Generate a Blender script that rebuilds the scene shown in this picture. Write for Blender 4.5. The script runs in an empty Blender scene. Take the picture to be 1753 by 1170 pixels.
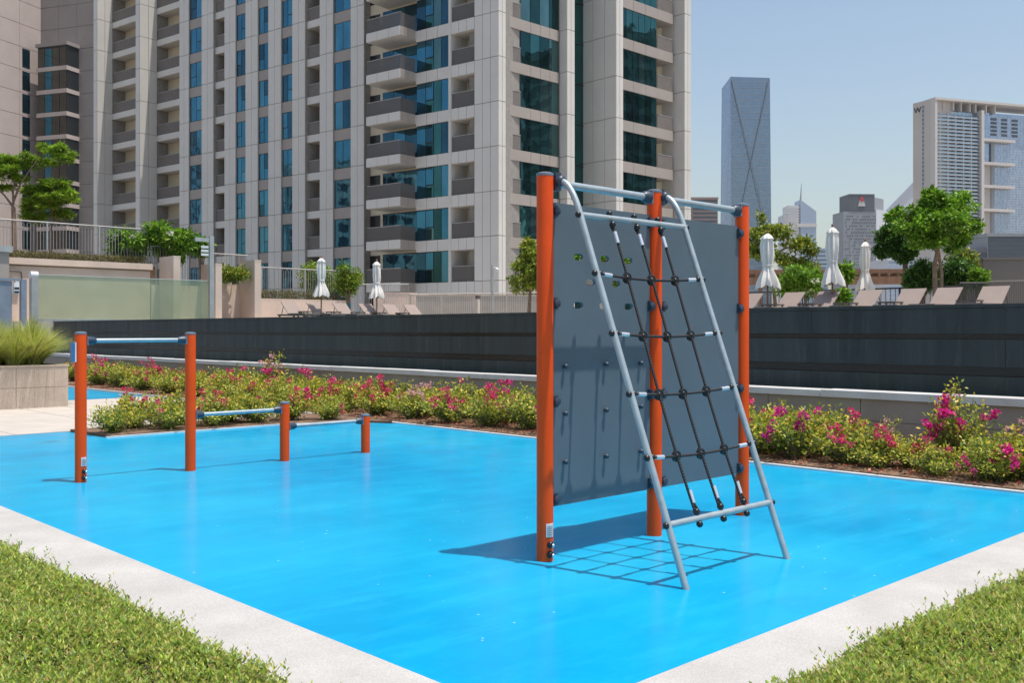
import bpy, bmesh, math, random
import numpy as np
from mathutils import Vector, Matrix
random.seed(7); rng = np.random.default_rng(7)
S = bpy.context.scene
COL = S.collection

# ------------------------------------------------------------------ camera
# World axes: x runs along the climbing frame, y along the pool wall. Camera 1.4 m up.
F_PX, CX, HY, CAM_Z = 1691.0, 876.5, 566.0, 1.4
AX, AY = 0.7218, 0.6921
cam = bpy.data.cameras.new('camera'); cam_o = bpy.data.objects.new('camera', cam); COL.objects.link(cam_o)
cam_o.location = (0, 0, CAM_Z)
cam_o.rotation_euler = (math.pi/2, 0, -math.atan2(AY, AX))
cam.sensor_width = 36.0; cam.lens = 36.0*F_PX/1753.0; cam.shift_y = -(585.0-HY)/1753.0
cam.clip_start = 0.05; cam.clip_end = 9000
S.camera = cam_o

# ------------------------------------------------------------------ sky and sun
SUN = Vector((0.1185, -0.252, 1.0)).normalized()
world = bpy.data.worlds.new('World'); S.world = world; world.use_nodes = True
wn = world.node_tree; wn.nodes.clear()
sky = wn.nodes.new('ShaderNodeTexSky'); sky.sky_type = 'NISHITA'; sky.sun_disc = False
sky.sun_elevation = math.asin(SUN.z); sky.sun_rotation = math.atan2(SUN.x, SUN.y)
sky.altitude = 20; sky.air_density = 1.3; sky.dust_density = 2.2; sky.ozone_density = 0.6
bg = wn.nodes.new('ShaderNodeBackground'); bg.inputs['Strength'].default_value = 0.1225
wo = wn.nodes.new('ShaderNodeOutputWorld')
wn.links.new(sky.outputs[0], bg.inputs['Color']); wn.links.new(bg.outputs[0], wo.inputs['Surface'])
sun = bpy.data.lights.new('sun', 'SUN'); sun.energy = 4.1; sun.angle = math.radians(0.53); sun.color = (1.0, 0.93, 0.835)
sun_o = bpy.data.objects.new('sun', sun); COL.objects.link(sun_o); sun_o.location = (0, 0, 60)
sun_o.rotation_euler = SUN.to_track_quat('Z', 'Y').to_euler()
S.view_settings.view_transform = 'Standard'; S.view_settings.look = 'None'
S.view_settings.exposure = 0.3; S.view_settings.gamma = 1.0; S.view_settings.use_curve_mapping = False
S.render.engine = 'CYCLES'

# ------------------------------------------------------------------ where things stand (rays from the survey photo to known planes)
def c2w(X, d): return (X*AX + d*AY, -X*AY + d*AX)
def kx(u): return (u-CX)/F_PX
def at_z(u, v, z=0.0):
    d = F_PX*(CAM_Z-z)/(v-HY); return c2w(kx(u)*d, d)
def at_d(u, d): return c2w(kx(u)*d, d)
def at_x(u, x):
    d = x/(kx(u)*AX + AY); return c2w(kx(u)*d, d)
def at_y(u, y):
    d = y/(AX - kx(u)*AY); return c2w(kx(u)*d, d)
def dep(x, y): return x*AY + y*AX
def zat(v, d): return CAM_Z + (HY-v)*d/F_PX

# ------------------------------------------------------------------ materials
MATS = {}
def nodes_of(name):
    m = bpy.data.materials.new(name); m.use_nodes = True
    nt = m.node_tree; b = nt.nodes['Principled BSDF']; MATS[name] = m
    return m, nt, b
def pos(nt, scale=(1, 1, 1)):
    g = nt.nodes.new('ShaderNodeNewGeometry'); mp = nt.nodes.new('ShaderNodeMapping')
    mp.inputs['Scale'].default_value = scale
    nt.links.new(g.outputs['Position'], mp.inputs['Vector']); return mp.outputs[0]
def noise(nt, vec, scale, detail=4, rough=0.55):
    n = nt.nodes.new('ShaderNodeTexNoise'); n.inputs['Scale'].default_value = scale
    n.inputs['Detail'].default_value = detail; n.inputs['Roughness'].default_value = rough
    nt.links.new(vec, n.inputs['Vector']); return n.outputs['Fac']
def ramp(nt, fac, stops):
    r = nt.nodes.new('ShaderNodeValToRGB'); e = r.color_ramp.elements
    while len(e) < len(stops): e.new(0.5)
    for i, (p, c) in enumerate(stops):
        e[i].position = p; e[i].color = (*c, 1) if len(c) == 3 else c
    nt.links.new(fac, r.inputs['Fac']); return r.outputs['Color']
def mix(nt, fac, a, b, mode='MIX'):
    m = nt.nodes.new('ShaderNodeMix'); m.data_type = 'RGBA'; m.blend_type = mode
    for s, v in ((m.inputs[0], fac), (m.inputs[6], a), (m.inputs[7], b)):
        if hasattr(v, 'links') or hasattr(v, 'is_linked'): nt.links.new(v, s)
        elif isinstance(v, (int, float)): s.default_value = v
        else: s.default_value = (*v, 1)
    return m.outputs[2]
def bump(nt, b, h, strength=0.2, dist=0.01):
    bp = nt.nodes.new('ShaderNodeBump'); bp.inputs['Strength'].default_value = strength
    bp.inputs['Distance'].default_value = dist
    nt.links.new(h, bp.inputs['Height']); nt.links.new(bp.outputs[0], b.inputs['Normal'])
def mat(name, col, rough=0.6, metal=0.0, var=0.12, scale=3.0, bmp=0.0, bscale=40.0, spec=0.5, stretch=(1, 1, 1), fine=0.0):
    m, nt, b = nodes_of(name)
    lo = tuple(max(0, c*(1-var)) for c in col); hi = tuple(min(1, c*(1+var)) for c in col)
    p = pos(nt, stretch)
    c = ramp(nt, noise(nt, p, scale, 5), [(0.3, lo), (0.7, hi)])
    if fine: c = mix(nt, fine, c, ramp(nt, noise(nt, pos(nt), bscale, 3), [(0.35, (0.25, 0.25, 0.25)), (0.65, (0.75, 0.75, 0.75))]), 'OVERLAY')
    nt.links.new(c, b.inputs['Base Color'])
    b.inputs['Roughness'].default_value = rough; b.inputs['Metallic'].default_value = metal
    b.inputs['Specular IOR Level'].default_value = spec
    if bmp: bump(nt, b, noise(nt, pos(nt), bscale, 4), bmp)
    return m

mat('orange', (0.74, 0.075, 0.006), 0.4, spec=0.3, var=0.06, scale=5, bmp=0.03, bscale=90)
mat('steel', (0.36, 0.43, 0.465), 0.42, 0.4, var=0.12, scale=14, bmp=0.06, bscale=120)
mat('clamp', (0.035, 0.055, 0.085), 0.4, 0.1, var=0.1)
mat('cap', (0.14, 0.17, 0.22), 0.45)
mat('black_plastic', (0.010, 0.011, 0.014), 0.32, var=0.2)
mat('alu', (0.72, 0.76, 0.8), 0.35, 0.7)
mat('panel_grey', (0.085, 0.125, 0.158), 0.6, var=0.07, scale=2.5, bmp=0.04, bscale=300, fine=0.08)
mat('tag_white', (0.65, 0.66, 0.68), 0.5)
mat('tag_blue', (0.03, 0.16, 0.36), 0.4)
mat('tag_grey', (0.3, 0.3, 0.32), 0.5)
# braided rope
m, nt, b = nodes_of('rope')
wv = nt.nodes.new('ShaderNodeTexWave'); wv.wave_type = 'BANDS'; wv.bands_direction = 'DIAGONAL'
wv.inputs['Scale'].default_value = 28; nt.links.new(pos(nt), wv.inputs['Vector'])
nt.links.new(ramp(nt, wv.outputs['Fac'], [(0.2, (0.006, 0.006, 0.008)), (0.8, (0.03, 0.03, 0.036))]), b.inputs['Base Color'])
b.inputs['Roughness'].default_value = 0.7; bump(nt, b, wv.outputs['Fac'], 0.6, 0.004)
# blue poured rubber / acrylic floor: colour mottling, fine specks, sealed glossy coat
m, nt, b = nodes_of('blue_floor')
p = pos(nt)
c1 = ramp(nt, noise(nt, pos(nt, (0.6, 0.6, 1)), 0.7, 5, 0.6), [(0.3, (0.001, 0.25, 0.50)), (0.5, (0.003, 0.315, 0.57)), (0.72, (0.012, 0.375, 0.61))])
mr = nt.nodes.new('ShaderNodeMapping'); mr.inputs['Rotation'].default_value = (0, 0, math.radians(43.8)); mr.inputs['Scale'].default_value = (0.5, 3.0, 1); nt.links.new(p, mr.inputs['Vector'])
c1 = mix(nt, ramp(nt, noise(nt, mr.outputs[0], 1.6, 6, 0.65), [(0.48, (0, 0, 0)), (0.75, (0.5, 0.5, 0.5))]), c1, (0.02, 0.42, 0.66))
c2 = mix(nt, ramp(nt, noise(nt, p, 16, 4), [(0.55, (0, 0, 0)), (0.8, (0.22, 0.22, 0.22))]), c1, (0.03, 0.38, 0.68))
vor = nt.nodes.new('ShaderNodeTexVoronoi'); vor.inputs['Scale'].default_value = 5.5; nt.links.new(p, vor.inputs['Vector'])
c3 = mix(nt, ramp(nt, vor.outputs['Distance'], [(0.02, (0.6, 0.6, 0.6)), (0.05, (0, 0, 0))]), c2, (0.5, 0.72, 0.85))
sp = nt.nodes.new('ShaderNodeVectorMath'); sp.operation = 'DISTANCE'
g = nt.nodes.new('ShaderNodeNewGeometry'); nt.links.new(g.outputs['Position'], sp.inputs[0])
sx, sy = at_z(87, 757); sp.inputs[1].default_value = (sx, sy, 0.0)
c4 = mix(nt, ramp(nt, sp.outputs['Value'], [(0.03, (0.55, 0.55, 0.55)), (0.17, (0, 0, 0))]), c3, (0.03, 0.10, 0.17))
nt.links.new(c4, b.inputs['Base Color'])
b.inputs['Specular IOR Level'].default_value = 0.08
nt.links.new(ramp(nt, noise(nt, p, 3, 4), [(0.3, (0.16, 0.16, 0.16)), (0.7, (0.27, 0.27, 0.27))]), b.inputs['Roughness'])
bump(nt, b, noise(nt, p, 7, 3), 0.05, 0.012)
# white granite kerb
m, nt, b = nodes_of('white_stone'); p = pos(nt)
c = ramp(nt, noise(nt, p, 2.2, 5), [(0.3, (0.37, 0.36, 0.345)), (0.7, (0.46, 0.45, 0.435))])
c = mix(nt, 0.30, c, ramp(nt, noise(nt, p, 160, 3, 0.7), [(0.34, (0.15, 0.15, 0.15)), (0.5, (0.5, 0.5, 0.5)), (0.66, (0.8, 0.79, 0.78))]), 'OVERLAY')
c = mix(nt, ramp(nt, noise(nt, pos(nt, (1, 1, 1)), 7, 6, 0.7), [(0.58, (0, 0, 0)), (0.75, (0.3, 0.3, 0.3))]), c, (0.36, 0.34, 0.31))
nt.links.new(c, b.inputs['Base Color']); b.inputs['Roughness'].default_value = 0.75
bump(nt, b, noise(nt, p, 140, 4), 0.25, 0.004)
mat('pale_paving', (0.46, 0.42, 0.375), 0.75, var=0.08, scale=2, bmp=0.1, bscale=80, fine=0.15)
mat('beige_stone', (0.49, 0.405, 0.33), 0.75, var=0.12, scale=2.5, bmp=0.12, bscale=50, fine=0.2)
mat('pink_stone', (0.62, 0.49, 0.41), 0.8, var=0.09, scale=1.3, bmp=0.1, bscale=30, fine=0.12)
mat('wall_stone', (0.31, 0.28, 0.25), 0.6, var=0.12, scale=1.6, bmp=0.06, bscale=60, fine=0.15)
mat('coping_stone', (0.62, 0.62, 0.62), 0.4, var=0.12, scale=3, bmp=0.06, bscale=80, fine=0.15)
mat('soil', (0.17, 0.105, 0.068), 0.95, var=0.4, scale=14, bmp=0.6, bscale=60)
mat('mound_soil', (0.035, 0.034, 0.016), 0.95, var=0.4, scale=14, bmp=0.5, bscale=60)
mat('ground', (0.30, 0.27, 0.23), 0.9, var=0.15, scale=0.05)
mat('deck', (0.42, 0.38, 0.34), 0.7, var=0.1, scale=1.0)
# wet dark granite with running-water streaks
m, nt, b = nodes_of('dark_granite')
c = ramp(nt, noise(nt, pos(nt, (1, 1, 0.12)), 3.2, 6, 0.65), [(0.3, (0.007, 0.012, 0.014)), (0.72, (0.034, 0.044, 0.045))])
c = mix(nt, 0.4, c, ramp(nt, noise(nt, pos(nt), 70, 3), [(0.3, (0.2, 0.2, 0.2)), (0.7, (0.8, 0.8, 0.8))]), 'OVERLAY')
c = mix(nt, ramp(nt, noise(nt, pos(nt, (1, 1, 0.08)), 9, 5, 0.7), [(0.56, (0, 0, 0)), (0.78, (0.42, 0.42, 0.42))]), c, (0.12, 0.135, 0.13))
nt.links.new(c, b.inputs['Base Color'])
nt.links.new(ramp(nt, noise(nt, pos(nt, (1, 1, 0.1)), 5, 4), [(0.3, (0.28, 0.28, 0.28)), (0.7, (0.5, 0.5, 0.5))]), b.inputs['Roughness'])
bump(nt, b, noise(nt, pos(nt, (1, 1, 0.35)), 26, 4), 0.35, 0.008)
mat('wet_shade_black', (0.006, 0.008, 0.009), 0.22, var=0.2)
m, nt, b = nodes_of('water'); b.inputs['Base Color'].default_value = (0.03, 0.16, 0.2, 1); b.inputs['Roughness'].default_value = 0.06
bump(nt, b, noise(nt, pos(nt), 5, 4), 0.25, 0.03)
# building
mat('clad', (0.595, 0.58, 0.55), 0.5, var=0.045, scale=0.35, fine=0.05, bscale=8)
mat('clad_dark', (0.33, 0.295, 0.27), 0.55, var=0.06, scale=0.5)
mat('pier_core', (0.27, 0.255, 0.235), 0.8)
mat('joint', (0.07, 0.065, 0.06), 0.8)
mat('render_cream', (0.64, 0.57, 0.43), 0.8, var=0.06, scale=0.6)
mat('rail_dark', (0.17, 0.155, 0.145), 0.7, 0.0, var=0.1, spec=0.2)
mat('block_pink', (0.45, 0.385, 0.36), 0.75, var=0.06, scale=0.4, fine=0.08, bscale=6)
mat('block_grey', (0.27, 0.245, 0.235), 0.75, var=0.06, scale=0.4, fine=0.08, bscale=6)
mat('frame_dark', (0.03, 0.035, 0.04), 0.4, 0.3)
mat('interior_dark', (0.012, 0.015, 0.017), 0.25)
def glass(name, tint, rough=0.02, wav=0.02, wscale=0.55, dark=(0.01, 0.02, 0.025), metal=0.9):
    m, nt, b = nodes_of(name)
    c = ramp(nt, noise(nt, pos(nt, (1, 1, 0.45)), 0.8, 3), [(0.3, tuple(t*0.78 for t in tint)), (0.7, tuple(min(1, t*1.15) for t in tint))])
    nt.links.new(c, b.inputs['Base Color']); b.inputs['Metallic'].default_value = metal
    b.inputs['Roughness'].default_value = rough
    bump(nt, b, noise(nt, pos(nt), wscale, 2), wav, 0.25); return m
glass('glass_blue', (0.05, 0.185, 0.275))
glass('glass_blue_pale', (0.075, 0.225, 0.31)); glass('glass_blue_deep', (0.03, 0.095, 0.14), wav=0.03)
glass('glass_teal', (0.045, 0.15, 0.15), wav=0.03)
glass('glass_teal_pale', (0.10, 0.20, 0.20), wav=0.03); glass('glass_teal_deep', (0.022, 0.075, 0.078), wav=0.03)
GR_ = random.Random(5)
def gb(): return GR_.choice(('glass_blue', 'glass_blue', 'glass_blue', 'glass_blue_pale', 'glass_blue_deep'))
def gt(): return GR_.choice(('glass_teal', 'glass_teal', 'glass_teal_deep', 'glass_teal', 'glass_teal_pale'))
glass('glass_taupe', (0.10, 0.10, 0.09), rough=0.1)
glass('tower_glass', (0.20, 0.275, 0.36), rough=0.25, wav=0.0)
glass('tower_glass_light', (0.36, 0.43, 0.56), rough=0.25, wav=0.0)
glass('hotel_glass', (0.33, 0.40, 0.47), rough=0.2, wav=0.0)
# tinted balustrade glass: part see-through
m, nt, b = nodes_of('balustrade_glass')
b.inputs['Base Color'].default_value = (0.22, 0.205, 0.195, 1); b.inputs['Roughness'].default_value = 0.3
tr = nt.nodes.new('ShaderNodeBsdfTransparent'); tr.inputs[0].default_value = (0.55, 0.55, 0.56, 1)
ms = nt.nodes.new('ShaderNodeMixShader'); ms.inputs[0].default_value = 0.45
nt.links.new(tr.outputs[0], ms.inputs[1]); nt.links.new(b.outputs[0], ms.inputs[2]); nt.links.new(ms.outputs[0], nt.nodes['Material Output'].inputs['Surface'])
# green pool-screen glass
m, nt, b = nodes_of('screen_glass')
c = ramp(nt, noise(nt, pos(nt, (0.5, 0.5, 1.6)), 1.6, 5), [(0.35, (0.30, 0.37, 0.28)), (0.65, (0.37, 0.43, 0.34))])
nt.links.new(c, b.inputs['Base Color']); b.inputs['Roughness'].default_value = 0.2
tr = nt.nodes.new('ShaderNodeBsdfTransparent'); tr.inputs[0].default_value = (0.86, 0.93, 0.84, 1)
ms = nt.nodes.new('ShaderNodeMixShader'); ms.inputs[0].default_value = 0.34
nt.links.new(tr.outputs[0], ms.inputs[1]); nt.links.new(b.outputs[0], ms.inputs[2]); nt.links.new(ms.outputs[0], nt.nodes['Material Output'].inputs['Surface'])
mat('steel_post', (0.40, 0.42, 0.42), 0.4, 0.4)
mat('gate_blue', (0.22, 0.26, 0.32), 0.45, 0.3)
mat('rail_grey', (0.36, 0.345, 0.33), 0.5, 0.2)
mat('rail_pale', (0.50, 0.455, 0.40), 0.6)
mat('wall_grey_brown', (0.16, 0.148, 0.138), 0.8, var=0.06, scale=0.8)  # even dark grey-brown of the right-edge wall and its railing
mat('rail_black', (0.035, 0.037, 0.04), 0.5, 0.2)
mat('canvas', (0.74, 0.71, 0.68), 0.85, var=0.05, scale=6, bmp=0.15, bscale=30)
mat('sling', (0.27, 0.215, 0.19), 0.8, var=0.06, bmp=0.05, bscale=200)
mat('lounger_frame', (0.10, 0.085, 0.075), 0.5)
mat('timber', (0.22, 0.12, 0.07), 0.7, var=0.15, scale=4)
mat('bark', (0.20, 0.14, 0.10), 0.9, var=0.25, scale=9, bmp=0.5, bscale=40)
mat('tower_stone', (0.52, 0.465, 0.42), 0.8, var=0.05, scale=0.05)
mat('tower_white', (0.56, 0.53, 0.51), 0.7, var=0.04, scale=0.05)
mat('tower_grey', (0.27, 0.29, 0.32), 0.7, var=0.06, scale=0.05)
mat('tower_dark', (0.10, 0.11, 0.13), 0.5, var=0.1, scale=0.05)
mat('tower_line', (0.13, 0.16, 0.20), 0.6, var=0.05)
mat('tower_brown', (0.30, 0.23, 0.21), 0.8, var=0.08, scale=0.05)
mat('tower_blue', (0.32, 0.40, 0.52), 0.6, var=0.05, scale=0.05)
mat('tower_pale', (0.55, 0.58, 0.63), 0.7, var=0.05, scale=0.05)
mat('logo_red', (0.45, 0.05, 0.06), 0.6)
mat('logo_dark', (0.07, 0.07, 0.07), 0.6)
mat('tower_win', (0.06, 0.075, 0.095), 0.3)
# foliage: colour comes from each leaf's own attribute
def leafmat(name, trans=0.35, rough=0.45):
    m, nt, b = nodes_of(name)
    at = nt.nodes.new('ShaderNodeAttribute'); at.attribute_name = 'leaf'
    nt.links.new(at.outputs['Color'], b.inputs['Base Color']); b.inputs['Roughness'].default_value = rough
    b.inputs['Specular IOR Level'].default_value = 0.35
    t = nt.nodes.new('ShaderNodeBsdfTranslucent'); nt.links.new(at.outputs['Color'], t.inputs['Color'])
    ms = nt.nodes.new('ShaderNodeMixShader'); ms.inputs[0].default_value = trans
    nt.links.new(b.outputs[0], ms.inputs[1]); nt.links.new(t.outputs[0], ms.inputs[2])
    nt.links.new(ms.outputs[0], nt.nodes['Material Output'].inputs['Surface']); return m
leafmat('leaf'); leafmat('petal', 0.45, 0.6); leafmat('leaf_small', 0.45, 0.4)

# ------------------------------------------------------------------ building blocks
WM = {}
def link(o, parent=None, world=None):
    COL.objects.link(o)
    w = world if world is not None else Matrix.Identity(4)
    if parent is not None:
        o.parent = parent; o.matrix_parent_inverse = WM[parent.name].inverted()
    o.matrix_basis = w; WM[o.name] = w
    return o
def thing(name, label, cat, loc, group=None):
    o = bpy.data.objects.new(name, None); o.empty_display_size = 0.2
    link(o, None, Matrix.Translation(Vector(loc))); tag(o, label, cat, group); return o
def tag(o, label, cat, group=None):
    o['label'] = label; o['category'] = cat
    if group: o['group'] = group
    return o
def structure(o): o['kind'] = 'structure'; return o
def stuff(o): o['kind'] = 'stuff'; return o
class MB:
    def __init__(s): s.v = []; s.f = []; s.sm = []
    def box(s, x0, x1, y0, y1, z0, z1):
        i = len(s.v)
        s.v += [(x0,y0,z0),(x1,y0,z0),(x1,y1,z0),(x0,y1,z0),(x0,y0,z1),(x1,y0,z1),(x1,y1,z1),(x0,y1,z1)]
        for q in ((0,3,2,1),(4,5,6,7),(0,1,5,4),(1,2,6,5),(2,3,7,6),(3,0,4,7)): s.f.append(tuple(i+k for k in q)); s.sm.append(False)
        return s
    def prism(s, poly, z0, z1):
        i = len(s.v); n = len(poly)
        s.v += [(x, y, z0) for x, y in poly] + [(x, y, z1) for x, y in poly]
        s.f.append(tuple(i+k for k in range(n-1, -1, -1))); s.f.append(tuple(i+n+k for k in range(n))); s.sm += [False]*2
        for k in range(n): s.f.append((i+k, i+(k+1) % n, i+n+(k+1) % n, i+n+k)); s.sm.append(False)
        return s
    def hexa(s, lo, hi):   # 4 lower points, 4 upper points
        i = len(s.v); s.v += [tuple(p) for p in lo] + [tuple(p) for p in hi]
        for q in ((3,2,1,0),(4,5,6,7),(0,1,5,4),(1,2,6,5),(2,3,7,6),(3,0,4,7)): s.f.append(tuple(i+k for k in q)); s.sm.append(False)
        return s
    def tube(s, pts, r, n=10, caps=True):
        pts = [Vector(p) for p in pts]; rs = r if isinstance(r, (list, tuple)) else [r]*len(pts)
        base = len(s.v); prev = None
        for k, p in enumerate(pts):
            t = (pts[min(k+1, len(pts)-1)] - pts[max(k-1, 0)]).normalized()
            if prev is None:
                a = Vector((0, 0, 1)) if abs(t.z) < 0.9 else Vector((1, 0, 0)); x = t.cross(a).normalized()
            else: x = (prev - t*prev.dot(t)).normalized()
            prev = x; y = t.cross(x)
            for j in range(n):
                an = 2*math.pi*j/n; s.v.append(tuple(p + rs[k]*(math.cos(an)*x + math.sin(an)*y)))
        for k in range(len(pts)-1):
            for j in range(n):
                a = base+k*n; s.f.append((a+j, a+(j+1) % n, a+n+(j+1) % n, a+n+j)); s.sm.append(True)
        if caps:
            s.f.append(tuple(base+j for j in range(n-1, -1, -1))); s.f.append(tuple(base+(len(pts)-1)*n+j for j in range(n))); s.sm += [False]*2
        return s
    def lathe(s, c, prof, n=16):
        base = len(s.v)
        for r, z in prof:
            for j in range(n):
                an = 2*math.pi*j/n; s.v.append((c[0]+r*math.cos(an), c[1]+r*math.sin(an), c[2]+z))
        for k in range(len(prof)-1):
            for j in range(n):
                a = base+k*n; s.f.append((a+j, a+(j+1) % n, a+n+(j+1) % n, a+n+j)); s.sm.append(True)
        s.f.append(tuple(base+j for j in range(n-1, -1, -1))); s.f.append(tuple(base+(len(prof)-1)*n+j for j in range(n))); s.sm += [False]*2
        return s
    def ball(s, c, r, n=12, m=7):
        return s.lathe(c, [(max(1e-4, r*math.sin(math.pi*k/m)), -r*math.cos(math.pi*k/m)) for k in range(m+1)], n)
    def mesh(s, name, mt):
        me = bpy.data.meshes.new(name); me.from_pydata(s.v, [], s.f); me.polygons.foreach_set('use_smooth', s.sm)
        me.materials.append(MATS[mt]); me.update(); me.set_sharp_from_angle(angle=math.radians(50)); return me
    def build(s, name, mt, parent=None, world=None):
        return link(bpy.data.objects.new(name, s.mesh(name, mt)), parent, world)
CUBE = {}
def cube(name, cx, cy, cz, sx, sy, sz, ang, mt, parent=None):     # shared mesh per size
    key = (round(sx, 3), round(sy, 3), round(sz, 3), mt)
    if key not in CUBE: CUBE[key] = MB().box(-sx/2, sx/2, -sy/2, sy/2, -sz/2, sz/2).mesh(name, mt)
    return link(bpy.data.objects.new(name, CUBE[key]), parent, Matrix.Translation((cx, cy, cz)) @ Matrix.Rotation(ang, 4, 'Z'))
def bx(name, x0, x1, y0, y1, z0, z1, mt, parent=None):
    return cube(name, (x0+x1)/2, (y0+y1)/2, (z0+z1)/2, x1-x0, y1-y0, z1-z0, 0.0, mt, parent)
class Fac:   # a facade line: origin, direction along it, outward normal
    def __init__(s, C, e, n): s.C = Vector(C); s.e = Vector(e).normalized(); s.n = Vector(n).normalized(); s.ang = math.atan2(s.e.y, s.e.x)
    def p(s, t, n): q = s.C + s.e*t + s.n*n; return q.x, q.y
    def s(s, u, n=0.0):
        k = kx(u); r = Vector(c2w(k, 1.0)); o = s.C + s.n*n
        cr = lambda a, b: a.x*b.y - a.y*b.x
        return -cr(o, r)/cr(s.e, r)
    def box(s, name, s0, s1, n0, n1, z0, z1, mt, parent=None):
        x, y = s.p((s0+s1)/2, (n0+n1)/2)
        return cube(name, x, y, (z0+z1)/2, abs(s1-s0), abs(n1-n0), z1-z0, s.ang, mt, parent)

# leaves: n little folded blades in one mesh
def leaf_mesh(name, P, D, L, W, colr, mt, fold=0.25):
    n = len(P); D = D/np.linalg.norm(D, axis=1, keepdims=True)
    R = rng.normal(size=(n, 3))*0.65; R[:, 2] += 0.9; Sd = np.cross(D, R); Sd /= np.linalg.norm(Sd, axis=1, keepdims=True)
    U = np.cross(Sd, D); L = np.broadcast_to(np.asarray(L), (n,))[:, None]; W = np.broadcast_to(np.asarray(W), (n,))[:, None]
    V = np.empty((n, 4, 3)); V[:, 0] = P; V[:, 1] = P + D*L*0.5 + Sd*W*0.5 + U*W*fold
    V[:, 2] = P + D*L; V[:, 3] = P + D*L*0.5 - Sd*W*0.5 + U*W*fold
    me = bpy.data.meshes.new(name); me.vertices.add(4*n); me.vertices.foreach_set('co', V.ravel())
    me.loops.add(6*n); me.polygons.add(2*n)
    b4 = (np.arange(n)*4)[:, None]; idx = (b4 + np.array([0, 1, 2, 0, 2, 3])).ravel()
    me.loops.foreach_set('vertex_index', idx.astype(np.int32))
    me.polygons.foreach_set('loop_start', (np.arange(2*n)*3).astype(np.int32))
    me.update(calc_edges=True)
    ca = me.color_attributes.new('leaf', 'FLOAT_COLOR', 'POINT')
    cc = np.ones((n, 4, 4)); cc[:, :, :3] = colr[:, None, :]; ca.data.foreach_set('color', cc.ravel())
    me.materials.append(MATS[mt]); me.validate(); return me
def pick(cols, n, jit=0.18):
    cols = np.array(cols); c = cols[rng.integers(0, len(cols), n)]
    return np.clip(c*(1 + rng.normal(0, jit, (n, 1))), 0.003, 0.9)
def blob_pts(c, r, n, shell=0.55):
    d = rng.normal(size=(n, 3)); d /= np.linalg.norm(d, axis=1, keepdims=True)
    rad = (shell + (1-shell)*rng.random(n))[:, None]
    return np.array(c) + d*rad*np.array(r), d

# ================================================================== SETTING
o = structure(bx('ground', -2000, 2000, -2000, 2000, -14.5, -14.0, 'ground'))
o = structure(bx('podium', -30, 9.6, -25, 60, -1.0, -0.06, 'ground'))
# play surface, one sheet with the planting bed's corner cut out of it
poly = [(2.5, 2.48), (9.0, 2.48), (9.0, 11.9), (8.75, 12.35), (7.6, 12.9), (5.1, 12.9), (5.0, 14.1), (2.5, 14.1)]
structure(MB().prism(poly, -0.05, 0.0).build('play_surface', 'blue_floor'))
structure(MB().prism([(2.5, 20.4), (8.9, 20.4), (8.9, 33.0), (2.5, 33.0)], -0.05, 0.0).build('play_surface', 'blue_floor'))
# kerb of white stone slabs round the near sides
kerb = structure(MB().prism([(1.95, 1.95), (14, 1.95), (14, 2.48), (2.5, 2.48), (2.5, 14.1), (1.95, 14.1)], -0.05, 0.004).build('kerb', 'white_stone'))
# paving behind the floor, slab by slab
pv = structure(bx('path', -3.0, 8.93, 14.12, 20.38, -0.055, -0.012, 'joint'))
for i in range(11):
    for j in range(7):
        x0, y0 = 0.55+i*0.76, 14.14+j*0.89
        if x0 > 8.2: continue
        bx('paving_slab', x0, x0+0.752, y0, y0+0.882, -0.02, 0.0+0.003*((i*7+j*3) % 3)/3, 'pale_paving', pv)
# beds
bed = structure(MB().prism([(9.072, -3), (10.68, -3), (10.68, 34), (9.072, 34)], -0.05, 0.03).build('planting_bed', 'soil'))
structure(MB().prism([(5.15, 12.95), (7.6, 12.95), (8.78, 12.4), (9.0, 12.0), (9.0, 14.1), (5.05, 14.1)], -0.05, 0.03).build('planting_bed', 'soil'))
structure(MB().prism([(9.0, -3), (9.07, -3), (9.07, 34), (9.0, 34)], -0.05, 0.018).build('bed_edging', 'coping_stone'))
structure(MB().prism([(5.08, 12.9), (7.6, 12.9), (8.77, 12.35), (8.8, 12.4), (7.61, 12.945), (5.08, 12.945)], -0.05, 0.018).build('bed_edging', 'coping_stone'))

# low wall with coping in front of the catch basin
lw = thing('low_garden_wall', 'low beige stone wall with pale coping behind the flower bed', 'wall', (10.7, 16, 0))
bx('core', 10.75, 10.95, -3, 34, -0.05, 0.62, 'joint', lw)
y = -3.0; k = 0
while y < 33.9:
    bx('wall_tile', 10.70, 10.752, y+0.004, y+1.196, 0.372, 0.618, 'wall_stone', lw)
    bx('wall_tile', 10.70, 10.752, y+0.004, y+1.196, -0.03, 0.366, 'wall_stone', lw)
    y += 1.2
y = -3.0
while y < 33.9:
    bx('coping_slab', 10.66, 11.0, y+0.004, y+1.476, 0.622, 0.70+0.004*math.sin(y*3), 'coping_stone', lw); y += 1.48
structure(bx('basin_water', 11.0, 11.75, -3, 34, 0.5, 0.64, 'water'))
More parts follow.
